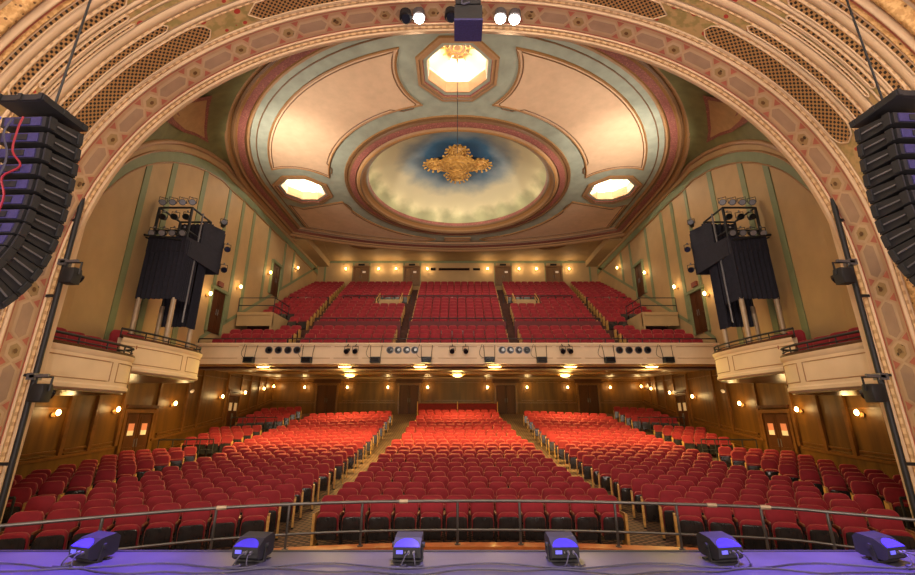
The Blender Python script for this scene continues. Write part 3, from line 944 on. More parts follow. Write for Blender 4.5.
# front fascia
mb = MB(); mb.box(-11.2, 11.2, BFRONT, BFRONT + .14, 4.5, 5.32)
FA = mb.build('wall_balcony_front', M['white_fascia'], kind='structure', label='cream panelled balcony front with portholes')
t = MB(); t.box(-11.2, 11.2, BFRONT - .06, BFRONT + .2, 5.28, 5.36); t.box(-11.2, 11.2, BFRONT - .05, BFRONT, 4.47, 4.56); t.box(-11.2, 11.2, BFRONT - .03, BFRONT, 4.6, 4.63)
t.build('fascia_moulding', M['white_fascia'], FA)
t = MB()
xs = [-11, -9.2, -7.9, -5.3, -4.1, -1.6, -.9, .9, 1.6, 4.1, 5.3, 7.9, 9.2, 11]
for a, b in zip(xs, xs[1:]):
    a += .08; b -= .08
    for z in (4.72, 5.2): t.bar((a, BFRONT - .005, z), (b, BFRONT - .005, z), .02, .02)
    for x in (a, b): t.bar((x, BFRONT - .005, 4.72), (x, BFRONT - .005, 5.2), .02, .02)
t.build('fascia_beading', M['buff'], FA)
def pxx(px): return (px - 457.5) / 420 * 17.9
for cs in ((270, 279.5, 289, 298), (390.5, 398.5, 407, 415), (502, 510, 518.5, 526.5), (618.5, 628, 637.5, 646.5)):
    for c in cs:
        x = pxx(c)
        t = MB(); t.cyl((x, BFRONT - .02, 5.06), (x, BFRONT + .02, 5.06), .16, n=18, m=0); t.cyl((x, BFRONT - .035, 5.06), (x, BFRONT, 5.06), .13, n=18, m=1)
        t.cyl((x + .03, BFRONT - .045, 5.06), (x + .03, BFRONT - .03, 5.06), .07, n=12, m=2)
        t.build('porthole', [M['grey'], M['iron'], M['lens']], FA)
# balcony front rail
def rail(name, label, pts, h, posts=None, r=.022, midr=None, mt='black', group=None, pr=None):
    """handrail along pts (floor points) with posts"""
    root = thing(name, label, 'railing', pts[0], group)
    mb = MB(); mb.tube([(p[0], p[1], p[2] + h) for p in pts], r, 8); mb.build('handrail', M[mt], root, smooth=60)
    if midr:
        mb = MB(); mb.tube([(p[0], p[1], p[2] + midr) for p in pts], r * .85, 8); mb.build('mid_rail', M[mt], root, smooth=60)
    for p in (posts or pts):
        mb = MB(); mb.cyl(p, (p[0], p[1], p[2] + h), pr or r * .85, n=8); mb.build('post', M[mt], root, smooth=60)
    return root
rail('balcony_railing', 'black pipe railing along the top of the balcony front', [(x, BFRONT + .1, 5.36) for x in frange(-11.1, 11.1, 14)], .2, r=.025)
# walkway rails above row three and mid cross aisle
BLK = [(-7.4, -2.95), (-2.5, 2.5), (2.95, 7.4)]
for n_, (a, b) in zip(('left', 'middle', 'right'), BLK):
    dd, zz = rowsB[R1]
    rail('walkway_railing', 'dark railing between lower and middle balcony seats, ' + n_ + ' section', [(x, dd - .38, zz) for x in frange(a, b, 4)], .62, r=.03, midr=.3, group='balcony walkway railings')
    mb = MB(); mb.box(a, b, dd - .42, dd - .34, zz - .7, zz + .45); mb.build('trim_%d' % (40 + len(n_)), M['lowwall'], kind='structure')
    dd, zz = rowsB[R2]
    rail('walkway_railing', 'dark railing before the topmost balcony seats, ' + n_ + ' section', [(x, dd - .28, zz) for x in frange(a + (0 if n_ != 'left' else 0), b, 4)], .55, r=.03, group='balcony cross aisle railings')
for s in (-1, 1):
    # stair well into the balcony, pale lit well with handrails
    dd, zz = rowsB[R2]
    x0, x1 = s * 3.55, s * 5.0; a, b = min(x0, x1), max(x0, x1)
    root = thing('stair_well', 'pale yellow lit stair well with brass rails among ' + side_word(s) + ' balcony seats', 'stairwell', ((a + b) / 2, dd, zz - .52), 'balcony stair wells')
    mb = MB(); mb.box(a, b, dd - .45, dd - .35, zz - .75, zz + .25); mb.build('well_wall', M['cream'], root)
    mb = MB(); mb.box((a + b) / 2 + .1, (a + b) / 2 + .45, dd - .47, dd - .45, zz - .25, zz - .1); mb.build('vent', M['brownline'], root)
    for x in (a, b):
        mb = MB(); mb.box(x - .05, x + .05, dd - 1.3, dd - .35, zz - .9, zz - .1); mb.build('side_wall', M['cream'], root)
        mb = MB(); mb.tube([(x, dd - 1.35, zz - .52), (x, dd - 1.35, zz - .0), (x, dd - .2, zz + .72), (x, dd - .2, zz + .2)], .03, 6); mb.tube([(x, dd - 1.35, zz - .25), (x, dd - .2, zz + .45)], .025, 6)
        mb.build('handrail', M['armwood'], root, smooth=50)
    # side landing against the wall
    xa, xb = s * 11.1, s * 9.3; a, b = min(xa, xb), max(xa, xb)
    root = thing('side_landing', 'pale landing with dark rails against the ' + side_word(s) + ' balcony wall', 'landing', ((a + b) / 2, 21.6, 6.9), 'balcony side landings')
    mb = MB(); mb.box(a, b, 20.6, 22.6, 7.25, 7.4); mb.box(a, b, 20.65, 20.75, 6.7, 7.3); mb.slab([(b if s < 0 else a, 20.6, 7.25), (b if s < 0 else a, 22.6, 7.25), (b if s < 0 else a, 21.8, 6.6), (b if s < 0 else a, 20.6, 6.0)], (s * -1, 0, 0), .08)
    mb.build('deck', M['cream'], root)
    ex = b if s < 0 else a
    mb = MB()
    for h in (.35, .75): mb.tube([(xa, 20.65, 7.4 + h), (ex, 20.65, 7.4 + h), (ex, 22.5, 7.4 + h)], .025, 6)
    for p in ((xa, 20.65), (ex, 20.65), (ex, 21.6), (ex, 22.5)): mb.cyl((p[0], p[1], 7.4), (p[0], p[1], 8.15), .022, n=6)
    mb.build('guard_rail', M['black'], root, smooth=50)

# ------------------------------------------------------------------ side boxes
def smoothpath(pts, n=8):
    out = []
    P_ = [pts[0]] + list(pts) + [pts[-1]]
    for i in range(1, len(P_) - 2):
        p0, p1, p2, p3 = [Vector(P_[i + k]) for k in (-1, 0, 1, 2)]
        for k in range(n):
            t = k / n
            out.append(.5 * ((2 * p1) + (-p0 + p2) * t + (2 * p0 - 5 * p1 + 4 * p2 - p3) * t * t + (-p0 + 3 * p1 - 3 * p2 + p3) * t ** 3))
    out.append(Vector(P_[-2])); return out


BOXES = [('nearer the arch', [(8.1, 8.2), (8.1, 9.3), (8.12, 10.2), (8.25, 10.75), (8.6, 11.05), (9.9, 11.25)], 2.92, 3.80),
         ('nearer the balcony', [(9.0, 11.2), (8.8, 12.2), (8.72, 13.3), (8.75, 14.2), (8.95, 14.75), (9.4, 15.1), (10.85, 15.3)], 3.52, 4.42)]
for s in (-1, 1):
    for bi_, (bn, path, z0, z1) in enumerate(BOXES):
        pp = [(s * p.x, p.y) for p in smoothpath([Vector((x, y, 0)) for x, y in path])]
        root = thing('theatre_box', 'curved cream theatre box %s on the %s wall' % (bn, side_word(s)), 'theatre box', (s * 9, path[2][1], z0), 'cream boxes along the side walls')
        mb = MB(); H = z1 - z0
        prof = [(.10, 0), (0, .05), (0, .12), (.03, .16), (.03, H - .12), (0, H - .08), (-.02, H), (.16, H), (.16, .1)]
        rows = []
        for off, dz in prof:
            row = []
            for i, (x, y) in enumerate(pp):
                a = pp[max(i - 1, 0)]; b = pp[min(i + 1, len(pp) - 1)]; tx, ty = b[0] - a[0], b[1] - a[1]; L = math.hypot(tx, ty)
                nx, ny = -ty / L, tx / L
                if nx * s < 0: nx, ny = -nx, -ny          # outward from centre = towards wall
                if i > len(pp) * .7 and ny > 0: nx, ny = (nx, ny)
                row.append((x + nx * off, y + ny * off, z0 + dz))
            rows.append(row)
        mb.sheet(rows, 0)
        mb.build('fascia', M['white_fascia'], root, smooth=30)
        mb = MB()
        for fr0, fr1 in ((.02, .36), (.4, .72), (.76, .9)):
            i0 = int(fr0 * (len(pp) - 1)); i1 = int(fr1 * (len(pp) - 1))
            seg = [(pp[i][0] + s * .03, pp[i][1]) for i in range(i0, i1 + 1)]
            lp_ = [(x, y, z0 + .24) for x, y in seg] + [(x, y, z1 - .2) for x, y in reversed(seg)]
            mb.tube(lp_ + [lp_[0]], .014, 5)
        mb.build('fascia_panel', M['buff'], root, smooth=60)
        mb = MB(); fl = [(x + s * .1, y, z0 + .1) for x, y in pp] + [(s * 13.2, pp[-1][1], z0 + .1), (s * 13.2, pp[0][1], z0 + .1)]
        mb.slab(fl, (0, 0, 1), .12); mb.build('box_floor', M['woodtrim'], root)
        mb = MB(); mb.tube([(x + s * .05, y, z1 + .03) for x, y in pp], .05, 6); mb.build('ledge', M['wooddark'], root, smooth=60)
        # curved rail on top
        top = [(x + s * .08, y, z1 + .24) for x, y in pp[:int(len(pp) * .86)]]
        end = pp[int(len(pp) * .86)]
        mb = MB(); mb.tube(top + [(end[0] + s * .1, end[1] + .06, z1 + .05)], .028, 8)
        for i in range(0, len(top), 6): mb.cyl((top[i][0], top[i][1], z1), top[i], .018, n=6)
        mb.tube([(x, y, z - .11) for x, y, z in top[2:-4:2]], .016, 6)
        mb.build('box_rail', M['black'], root, smooth=60)

# ------------------------------------------------------------------ theatre seats
def back_outline(w=.25, z0=.40, z1=.88):
    return [(-w + .02, z0), (w - .02, z0), (w, z0 + .1), (w, z1 - .13), (w - .02, z1 - .06), (w - .06, z1 - .015), (w - .13, z1), (-w + .13, z1), (-w + .06, z1 - .015), (-w + .02, z1 - .06), (-w, z1 - .13), (-w, z0 + .1)]


def build_seat(end):
    root = thing('theatre_chair', 'red tip-up seat', 'seat', (0, 0, 0), 'red tip-up seats of the stalls', local=True)
    tilt = Matrix.Translation((0, .06, .42)) @ Matrix.Rotation(math.radians(-11), 4, 'X') @ Matrix.Translation((0, 0, -.42))
    mb = MB(); mb.pillow(back_outline(), -.05, .05, .035, tilt); bk = mb.build('backrest', M['seat'], root, smooth=50)
    mb = MB(); mb.pillow(back_outline(.245, .36, .80), .05, .068, .006, tilt); mb.build('back_shell', M['pan'], bk, smooth=40)
    tl = Matrix.Translation((0, -.10, .22)) @ Matrix.Rotation(math.radians(7), 4, 'X') @ Matrix.Translation((0, 0, -.22))
    o = [(-.225, .2), (.225, .2), (.235, .3), (.235, .48), (.22, .55), (.17, .60), (.1, .615), (-.1, .615), (-.17, .60), (-.22, .55), (-.235, .48), (-.235, .3)]
    mb = MB(); mb.pillow(o, -.06, .06, .04, tl); cu = mb.build('seat_cushion', M['seat'], root, smooth=50)
    mb = MB(); mb.pillow([(-.2, .15), (.2, .15), (.215, .2), (.215, .48), (.20, .535), (.15, .555), (-.15, .555), (-.20, .535), (-.215, .48), (-.215, .2)], -.085, -.05, .012, tl)
    for x in (-.13, .13): mb.box(x - .008, x + .008, -.093, -.083, .19, .5, 0, tl)
    mb.build('seat_pan', M['pan'], cu, smooth=40)
    xs_ = [-.272]
    if end in ('R', 'B'): xs_.append(.272)
    for x in xs_:
        mb = MB(); mb.pillow([(x - .018, .57), (x + .018, .57), (x + .022, .585), (x + .018, .605), (x - .018, .605), (x - .022, .585)], -.19, .06, .008); mb.build('armrest', M['armdark'], root, smooth=40)
        panel = (end in ('L', 'B') and x < 0) or (end in ('R', 'B') and x > 0)
        mb = MB()
        if panel:
            mb.box(x - .02, x + .02, -.2, .1, .02, .60, 1); mb.box(x - .026, x + .026, -.22, -.19, .0, .6, 1); mb.box(x - .03, x + .03, -.24, .14, 0, .03, 0)
        else:
            mb.box(x - .015, x + .015, -.1, .07, .04, .60); mb.box(x - .025, x + .025, -.16, .12, 0, .04); mb.box(x - .016, x + .016, -.18, -.1, .5, .57)
        mb.build('standard', [M['iron'], M['armwood']], root)
    remember(root)
    return root


SEATS = []          # (x, y, z, rz, label, end)


def sh(d): return .27 * max(0, 1 - (d - 9) / 20)


PIT = .497
stall_rows = []
for i in range(23):
    d = 9.15 + .84 * i
    if d > 28.6: break
    n = 12 if i < 13 else (11 if i < 19 else 10)
    c = sh(d) + (.07 if i % 2 else -.03)
    for j in range(n):
        x = c + (j - (n - 1) / 2) * PIT
        SEATS.append((x, d, zf(d), 0, 'red tip-up seat, centre block, %s row from the stage, %s from its left aisle' % (ORD[i + 1] if i < 20 else '', ORD[j + 1]), 'L' if j == 0 else ('R' if j == n - 1 else 'N')))
def aisle2(d): return 9.1 + .11 * min(max(d - 10, 0), 8)
for s in (-1, 1):
    for i in range(23):
        dr = 8.85 + .84 * i
        if dr > 29.5: break
        th = math.radians(20 - 9 * i / 22)
        x0 = 4.1 + min(.25, .05 * i) - sh(dr) * (-s if False else (1 if s < 0 else -1)) * 1.0
        x0 += .06 if i % 2 else 0
        row = []
        for j in range(40):
            x = x0 + j * PIT * math.cos(th); y = dr - j * PIT * math.sin(th)
            if x > aisle2(y) - .8: break
            if y < 8.55 and x > 7.55: break
            if y < 6.9: break
            row.append((x, y))
        for j, (x, y) in enumerate(row):
            e = 'N'
            if j == 0: e = 'R' if s < 0 else 'L'
            if j == len(row) - 1: e = 'L' if s < 0 else ('N' if j else 'L')
            if s > 0 and j == len(row) - 1: e = 'R'
            SEATS.append((s * x, y, zf(y), -s * th if False else s * th * -1, 'red tip-up seat, %s block, %s row from stage, %s from the centre aisle' % (side_word(s), ORD[i + 1] if i < 20 else '', ORD[j + 1] if j < 20 else ''), e))
    for i in range(22):
        dr = 10.05 + .93 * i
        if dr > 29.2: break
        if 18.2 < dr < 19.4 or 23.9 < dr < 25.4: continue
        th = math.radians(28 if dr < 19 else 16)
        x0 = aisle2(dr) + .5
        row = []
        for j in range(12):
            x = x0 + j * PIT * math.cos(th); y = dr - j * PIT * math.sin(th)
            if x > Wl(y) - .35 or y < 8.75: break
            row.append((x, y))
        for j, (x, y) in enumerate(row):
            e = 'N'
            if j == 0: e = 'R' if s < 0 else 'L'
            elif j == len(row) - 1: e = 'L' if s < 0 else 'R'
            SEATS.append((s * x, y, zf(y), -s * th, 'red tip-up seat beside %s walnut wall, %s row from stage, %s from its aisle' % (side_word(s), ORD[i + 1] if i < 20 else '', ORD[j + 1]), e))

TT = math.radians(17)


def depth(x, y, z): return y * math.cos(TT) + (z - E0) * math.sin(TT)
def seen(x, y, z):
    D = depth(x, y, z); px = 457.5 + 420 * x / D
    return -12 < px < 927


vis = [q for q in SEATS if seen(q[0], q[1], q[2] + .7)]
vis.sort(key=lambda q: depth(q[0], q[1], q[2]))
near, far = vis[:300], vis[300:]
protos = {e: build_seat(e) for e in 'NLR'}
for p in protos.values(): p.scale = (.91, .95, 1)
used = set()
for x, y, z, rz, lab, e in near:
    p = protos[e]
    if e not in used:
        used.add(e); p.location = (x, y, z); p.rotation_euler = (0, 0, rz); p['label'] = lab
    else:
        dup(p, (x, y, z), rz, lab)
# the rest of the stalls and the whole balcony as one mass
mass = MB()
def mass_seat(x, y, z, rz, e, sx=.91):
    Mx = Matrix.Translation((x, y, z)) @ Matrix.Rotation(rz, 4, 'Z') @ Matrix.Diagonal((sx, .95, 1, 1))
    w = .25
    o = [(-w, .4), (w, .4), (w, .78), (w - .03, .85), (w - .1, .88), (-w + .1, .88), (-w + .03, .85), (-w, .78)]
    n = len(o); vs = [Mx @ Vector((a, .02 + (b - .4) * .19, b)) for a, b in o] + [Mx @ Vector((a, .11 + (b - .4) * .19, b)) for a, b in o]
    vs += [Mx @ Vector((a * .86, -.025 + (b - .4) * .19, b if b < .5 else b - .035)) for a, b in o]
    mass.mesh(vs, [tuple(range(2 * n, 3 * n))] + [(2 * n + k, 2 * n + (k + 1) % n, (k + 1) % n, k) for k in range(n)] + [(k, (k + 1) % n, n + (k + 1) % n, n + k) for k in range(n)] + [tuple(range(2 * n - 1, n - 1, -1))], 0)
    mass.box(-.23, .23, -.18, -.07, .47, .60, 0, Mx); mass.box(-.22, .22, -.195, -.08, .15, .55, 1, Mx)
    mass.box(-.285, -.26, -.12 if e != 'L' else -.22, .1, .0, .5 if e != 'L' else .62, 2 if e != 'L' else 3, Mx)
    if e == 'R': mass.box(.26, .285, -.22, .1, .0, .62, 3, Mx)
for x, y, z, rz, lab, e in far: mass_seat(x, y, z, rz, e)
for k, (dd, zz) in enumerate(rowsB):
    f = k / (NR - 1)
    ci, bi, bo, oi = 2.3 + .5 * f, 2.92 + .5 * f, 7.05 + 1.2 * f, 7.65 + 1.0 * f
    blocks = [(-ci, ci), (-bo, -bi), (bi, bo), (-11.0, -oi), (oi, 11.0)]
    for a, b in blocks:
        n = round((b - a) / .5); pb = (b - a) / n
        for j in range(n):
            x = (a + b) / 2 + (j - (n - 1) / 2) * pb
            if k in (9, 10) and 3.35 < abs(x) < 5.2: continue
            if abs(x) > 9.05 and 20.2 < dd < 22.9: continue
            if abs(x) > 9.9 and k < 1 and False: continue
            mass_seat(x, dd, zz - .06, 0, 'L' if j == 0 else ('R' if j == n - 1 else 'N'), pb / .53)
o = mass.build('theatre_chairs', [M['seat'], M['pan'], M['iron'], M['armwood']], kind='stuff')
tag(o, 'red tip-up seats filling the rear stalls and the raked balcony', 'seats'); o['kind'] = 'stuff'
# seats inside the boxes
BS = [[(8.7 + .07 * k, 8.95 + .56 * k) for k in range(4)], [(9.4, 11.6 + .58 * k) for k in range(2)]]
bp = None
for s in (-1, 1):
    for b in (0, 1):
        zfl = BOXES[b][2] + .12 + (.3 if b == 0 else .14)
        for k, (x, y) in enumerate(BS[b]):
            lab = 'red chair in the %s box %s, %s from its arch end' % (side_word(s), ('nearer the arch', 'nearer the balcony')[b], ORD[k + 1])
            if bp is None:
                bp = thing('box_chair', lab, 'chair', (0, 0, 0), 'red chairs inside the boxes', local=True)
                q = MB(); q.pillow(back_outline(.25, .42, .9), -.02, .07, .03); q.build('backrest', M['seat'], bp, smooth=50)
                q = MB(); q.box(-.24, .24, -.42, -.02, .38, .48); q.build('seat', M['seat'], bp)
                for lx in (-.22, .22):
                    for ly in (-.38, .0):
                        q = MB(); q.cyl((lx, ly, 0), (lx, ly, .4), .018, n=6); q.build('leg', M['iron'], bp)
                remember(bp); bp.location = (s * x, y, zfl); bp.rotation_euler = (0, 0, -s * PI / 2.6)
            else:
                dup(bp, (s * x, y, zfl), -s * PI / 2.6, lab)

# ------------------------------------------------------------------ stalls barriers
rb = [(-2.6, 28.45), (0, 28.5), (2.6, 28.45)]
root = thing('rear_barrier', 'red cloth barrier behind the last centre row of the stalls', 'barrier', (0, 29.2, zf(29.2)))
mb = MB()
for a, b in ((-2.65, -.03), (.03, 2.65)): mb.box(a, b, 29.25, 29.3, zf(29.2) + .1, zf(29.2) + .95)
mb.build('cloth', M['redcloth'], root)
for x in (-2.68, 0, 2.68):
    mb = MB(); mb.cyl((x, 29.22, zf(29.2)), (x, 29.22, zf(29.2) + 1.08), .03, n=8); mb.build('post', M['armwood'], root)
mb = MB(); mb.tube([(-2.68, 29.22, zf(29.2) + .97), (2.68, 29.22, zf(29.2) + .97)], .02, 6); mb.build('handrail', M['armdark'], root)
for s in (-1, 1):
    for nm, (xa, xb, d) in (('front', (10.4, 12.4, 19.05)), ('rear', (10.3, 12.6, 25.1))):
        pts = [(s * x, d - .25 * (x - xa), zf(d)) for x in frange(xa, xb, 4)]
        rail('stalls_railing', 'dark pipe railing by the %s side door of the %s stalls wall' % (nm, side_word(s)), pts, .92, r=.025, midr=.5, group='pipe railings at the side doors')
    pts = [(s * x, 9.55 - .35 * (x - 9.0), 0) for x in frange(9.1, 10.6, 2)]
    rail('stalls_railing', 'short dark railing before the %s wall seats next to the arch' % side_word(s), pts, .78, r=.03)

# ------------------------------------------------------------------ pit rail and curb
RP = [(-8.0, 5.25), (-7.1, 5.7), (-6.04, 6.22), (-4.9, 6.85), (-3.55, 7.43), (-1.9, 7.8), (0, 7.93), (2.2, 7.85), (4.83, 7.43), (5.7, 7.0), (6.39, 6.56), (7.2, 6.05), (8.0, 5.5)]
rp_s = [(p.x, p.y) for p in smoothpath([Vector((x, y, 0)) for x, y in RP], 6)]
mb = MB()
rows = [[(x, y - .1 + o, z) for x, y in rp_s] for o, z in ((0, 0), (0, .30), (-.03, .30), (-.03, .345), (.23, .345), (.23, .30), (.2, .30), (.2, 0))]
mb.sheet(rows, 0); mb.build('trim_30', M['curbwood'], kind='structure', label='orange wooden curb along the orchestra pit')
root = thing('pit_railing', 'grey metal pipe railing curving round the orchestra pit before the front row', 'railing', (0, 7.93, .345))
mb = MB(); mb.tube([(x, y, 1.0) for x, y in rp_s], .024, 8); mb.build('handrail', M['steel'], root, smooth=60)
mb = MB(); mb.tube([(x, y, .56) for x, y in rp_s], .019, 8); mb.build('mid_rail', M['steel'], root, smooth=60)
def rail_at(px):
    best = min(rp_s, key=lambda p: abs(457.5 + 420 * p[0] / depth(p[0], p[1], .7) - px)); return best
for x in (-7.4, -6.1, -5.05, -3.9, -2.75, -1.45, -.15, 1.2, 2.45, 3.6, 4.75, 5.6, 6.7):
    i = min(range(len(rp_s)), key=lambda k: abs(rp_s[k][0] - x)); y = rp_s[i][1]; x = rp_s[i][0]
    mb = MB(); mb.cyl((x, y, .345), (x, y, 1.0), .022, n=8); mb.cyl((x, y, .345), (x, y, .36), .05, n=10)
    mb.build('post', M['steel'], root, smooth=60)
for x in (-2.9 - 1.0, -.95, 3.9, 4.9):
    i = min(range(len(rp_s)), key=lambda k: abs(rp_s[k][0] - x)); a = rp_s[i]; b = rp_s[min(i + 1, len(rp_s) - 1)]
    mb = MB(); v = Vector((b[0] - a[0], b[1] - a[1], 0)).normalized() * .14
    mb.cyl((a[0], a[1], 1.0), (a[0] + v.x, a[1] + v.y, 1.0), .033, n=8); mb.build('tape_wrap', M['truss'], root, label='white tape wrapped on the handrail')

# ------------------------------------------------------------------ stage lights on the stage lip
def stage_light():
    root = thing('stage_light', 'x', 'stage light', (0, 0, 0), 'stage lights along the stage lip', local=True)
    # side profile (y,z): back (towards camera) low, lens hood rising to the front
    prof = [(-.16, .06), (-.17, .15), (-.05, .215), (.12, .235), (.17, .20), (.17, .06), (.12, .035), (-.12, .035)]
    mb = MB(); n = len(prof); w = .185
    vs = [(-w, y, z) for y, z in prof] + [(w, y, z) for y, z in prof]
    mb.mesh(vs, [tuple(range(n)), tuple(range(2 * n - 1, n - 1, -1))] + [(i, n + i, n + (i + 1) % n, (i + 1) % n) for i in range(n)])
    hs = mb.build('housing', M['black'], root)
    mb = MB()                                     # half round patch coloured as blue stage light on the sloping top
    pts = []
    for i in range(15):
        t = PI * i / 14; a = .17 * math.cos(t); b = .105 * math.sin(t)
        y = -.168 + b; z = .152 + (b / .12) * .065 + .004
        pts.append((a, y, z))
    mb.poly(pts); mb.poly([(a, y, z - .003) for a, y, z in reversed(pts)])
    mb.build('lens_cover', M['led'], hs)
    mb = MB(); mb.box(-.14, -.05, -.174, -.166, .095, .128); mb.build('display', M['display'], hs)
    for x in (.03, .1):
        mb = MB(); mb.cyl((x, -.165, .11), (x, -.20, .11), .017, n=10); mb.build('connector', M['grey'], hs)
    for x in (-.02,):
        mb = MB(); mb.cyl((x, -.165, .11), (x, -.18, .11), .009, n=8); mb.build('knob', M['grey'], hs)
    mb = MB()
    for sx in (-1, 1):
        mb.bar((sx * .2, -.03, .0), (sx * .2, .0, .15), .012, .05, up=(0, 1, 0)); mb.cyl((sx * .185, .0, .14), (sx * .225, .0, .14), .025, n=10)
    mb.bar((-.2, -.03, .008), (.2, -.03, .008), .06, .015); mb.box(-.2, .2, .05, .11, 0, .012)
    mb.build('yoke', M['black'], root)
    for x, dx in ((.03, -.10), (.1, .05)):
        mb = MB(); mb.tube([Vector(p) for p in smoothpath([Vector(q) for q in ((x, -.2, .11), (x + dx * .3, -.26, .10), (x + dx * .7, -.29, .04), (x + dx, -.26, .012), (x + dx + .08, -.22, .012), (x + dx * .5, -.28, .012), (x - .1 + dx, -.31, .012))], 5)], .008, 6)
        mb.build('cable', M['cable'], root, smooth=60)
    remember(root); return root


SLX = [(-3.42, -.30), (-1.92, -.14), (-.46, -.03), (.98, .05), (2.47, .18), (3.98, .28)]
sl = None
for k, (x, rz) in enumerate(SLX):
    lab = ('squat black stage light on the lip, first from the left', 'squat black stage light on the lip, second from the left', 'black stage light on the lip just left of the middle', 'black stage light on the lip just right of the middle', 'squat black stage light on the lip, second from the right', 'squat black stage light on the lip, first from the right')[k]
    if sl is None:
        sl = stage_light(); sl.scale = (.68, .8, .92); sl.location = (x, 4.5, 1.1); sl.rotation_euler = (0, 0, rz); sl['label'] = lab
    else: dup(sl, (x, 4.5, 1.1), rz, lab)
for nm, zo, ys in (('long grey power cable lying across the whole stage lip', .01, 4.18), ('thin grey data cable looping between the stage lights', .01, 4.42)):
    pts = []
    for i in range(41):
        x = -5.6 + 11.2 * i / 40
        y = ys + .05 * math.sin(x * 3.1) + .04 * math.sin(x * 7.3 + 1)
        if ys > 4.4: y = 4.3 + .07 * math.sin((x + .46) * 2 * PI / 1.48 + PI / 2 * 3) + .02
        pts.append(Vector((x, y, 1.1 + zo)))
    mb = MB(); mb.tube(smoothpath(pts, 3), .007, 6)
    tag(mb.build('stage_cable', M['cable'], smooth=60), nm, 'cable')

# ------------------------------------------------------------------ line arrays
def line_array(s, x_in, yf, zt, chain_top, lab):
    """hung at inner front top corner (x_in, yf, zt)"""
    Wd, DP, HT = .6, .48, .215
    root = thing('line_array_speaker', lab, 'speaker array', (s * (x_in + Wd / 2), yf - .3, zt), 'hung line arrays at the arch')
    yaw = Matrix.Rotation(s * math.radians(2), 4, 'Z')
    O = Vector((s * x_in, yf, zt))
    fr = MB(); T0 = Matrix.Translation(O) @ yaw
    a, b = (0, Wd) if s > 0 else (-Wd, 0)
    for y in (-.55, -.28, .0): fr.bar(T0 @ Vector((a, y, .1)), T0 @ Vector((b, y, .1)), .06, .08)
    for x in (a + .04, (a + b) / 2, b - .04): fr.bar(T0 @ Vector((x, -.6, .1)), T0 @ Vector((x, .02, .1)), .05, .09)
    fr.box(a, b, -.56, .0, .05, .07, 0, T0)
    fr.build('rigging_frame', M['black'], root)
    rearp = []
    angs = [-7, .5, 1, 1, 1.5, 2, 3, 4.5, 6, 7, 8, 8.5]
    p = Vector((0, 0)); ang = 0
    for k in range(12):
        ang += math.radians(angs[k])
        # cabinet frame: front edge from p downward
        Mx = T0 @ Matrix.Translation((0, p.x, p.y)) @ Matrix.Rotation(-ang, 4, 'X')
        mb = MB()
        hb = HT * .62          # rear height of the wedge
        c0, c1 = -HT / 2 - hb / 2, -HT / 2 + hb / 2
        def V(x, y, z): return Mx @ Vector((x, y, z))
        xa, xb = a + .02, b - .02
        vs = [V(xa, 0, 0), V(xb, 0, 0), V(xb, 0, -HT + .012), V(xa, 0, -HT + .012), V(xa, -DP, c1), V(xb, -DP, c1), V(xb, -DP, c0), V(xa, -DP, c0)]
        mb.mesh(vs, [(0, 1, 2, 3), (7, 6, 5, 4), (0, 4, 5, 1), (3, 2, 6, 7), (0, 3, 7, 4), (1, 5, 6, 2)])
        cab = mb.build('cabinet', M['black'], root)
        mb = MB(); mb.box(xa + .03, xb - .03, 0, .012, -HT + .03, -.02, 0, Mx); mb.build('front_grille', M['iron'], cab)
        inner = b if s < 0 else a; sg = 1 if s < 0 else -1
        mb = MB()
        for y0, y1 in ((-.08, -.02), (-DP + .02, -DP + .1)): mb.box(min(inner, inner + sg * .02), max(inner, inner + sg * .02), y0, y1, -HT + .03, -.03, 0, Mx)
        mb.box(min(inner, inner + sg * .012), max(inner, inner + sg * .012), -DP + .12, -.1, -HT / 2 - .008, -HT / 2 + .008, 1, Mx)
        mb.build('side_rigging', [M['black'], M['grey']], cab)
        mb = MB(); mb.box(xa + .05, xb - .05, -DP - .012, -DP, c0 + .012, c1 - .012, 0, Mx); mb.box((xa + xb) / 2 - .1, (xa + xb) / 2 + .1, -DP - .02, -DP - .01, c0 + .03, c1 - .03, 1, Mx)
        mb.build('rear_panel', [M['bluepanel'], M['black']], cab)
        rearp.append(V((xa + xb) / 2, -DP - .05, (c0 + c1) / 2))
        # advance down the front edge
        p = p + Vector((-math.sin(ang) * HT, -math.cos(ang) * HT))
    mb = MB()
    pts0 = [q + Vector((s * (.06 + .05 * math.sin(i * 1.7)), -.02 - .02 * (i % 2), 0)) for i, q in enumerate(rearp)]
    mb.tube(smoothpath(pts0, 4), .012, 5); mb.tube(smoothpath([q + Vector((s * .12, -.02, .04 * (i % 2))) for i, q in enumerate(pts0)], 4), .01, 5)
    mb.build('cable', M['cable'], root, smooth=60)
    for nm_, c_, q_ in (('red_cable', M['redcable'], .16), ('blue_cable', M['bluecable'], -.12)):
        mb = MB(); mb.tube(smoothpath([v + Vector((q_ + .07 * math.sin(i * 2.7), -.03, .05 * math.sin(i * 1.9))) for i, v in enumerate(pts0)], 4), .011, 5); mb.build(nm_, c_, root, smooth=60)
    top = T0 @ Vector(((a + b) / 2, -.2, .1))
    mb = MB(); mb.tube([top, Vector((top.x, top.y, chain_top))], .014, 6)
    mb.build('chain', M['black'], root)
    mb = MB(); mb.cyl(top, top + Vector((0, 0, .15)), .05, n=8); mb.build('hoist_hook', M['grey'], root)
    return root


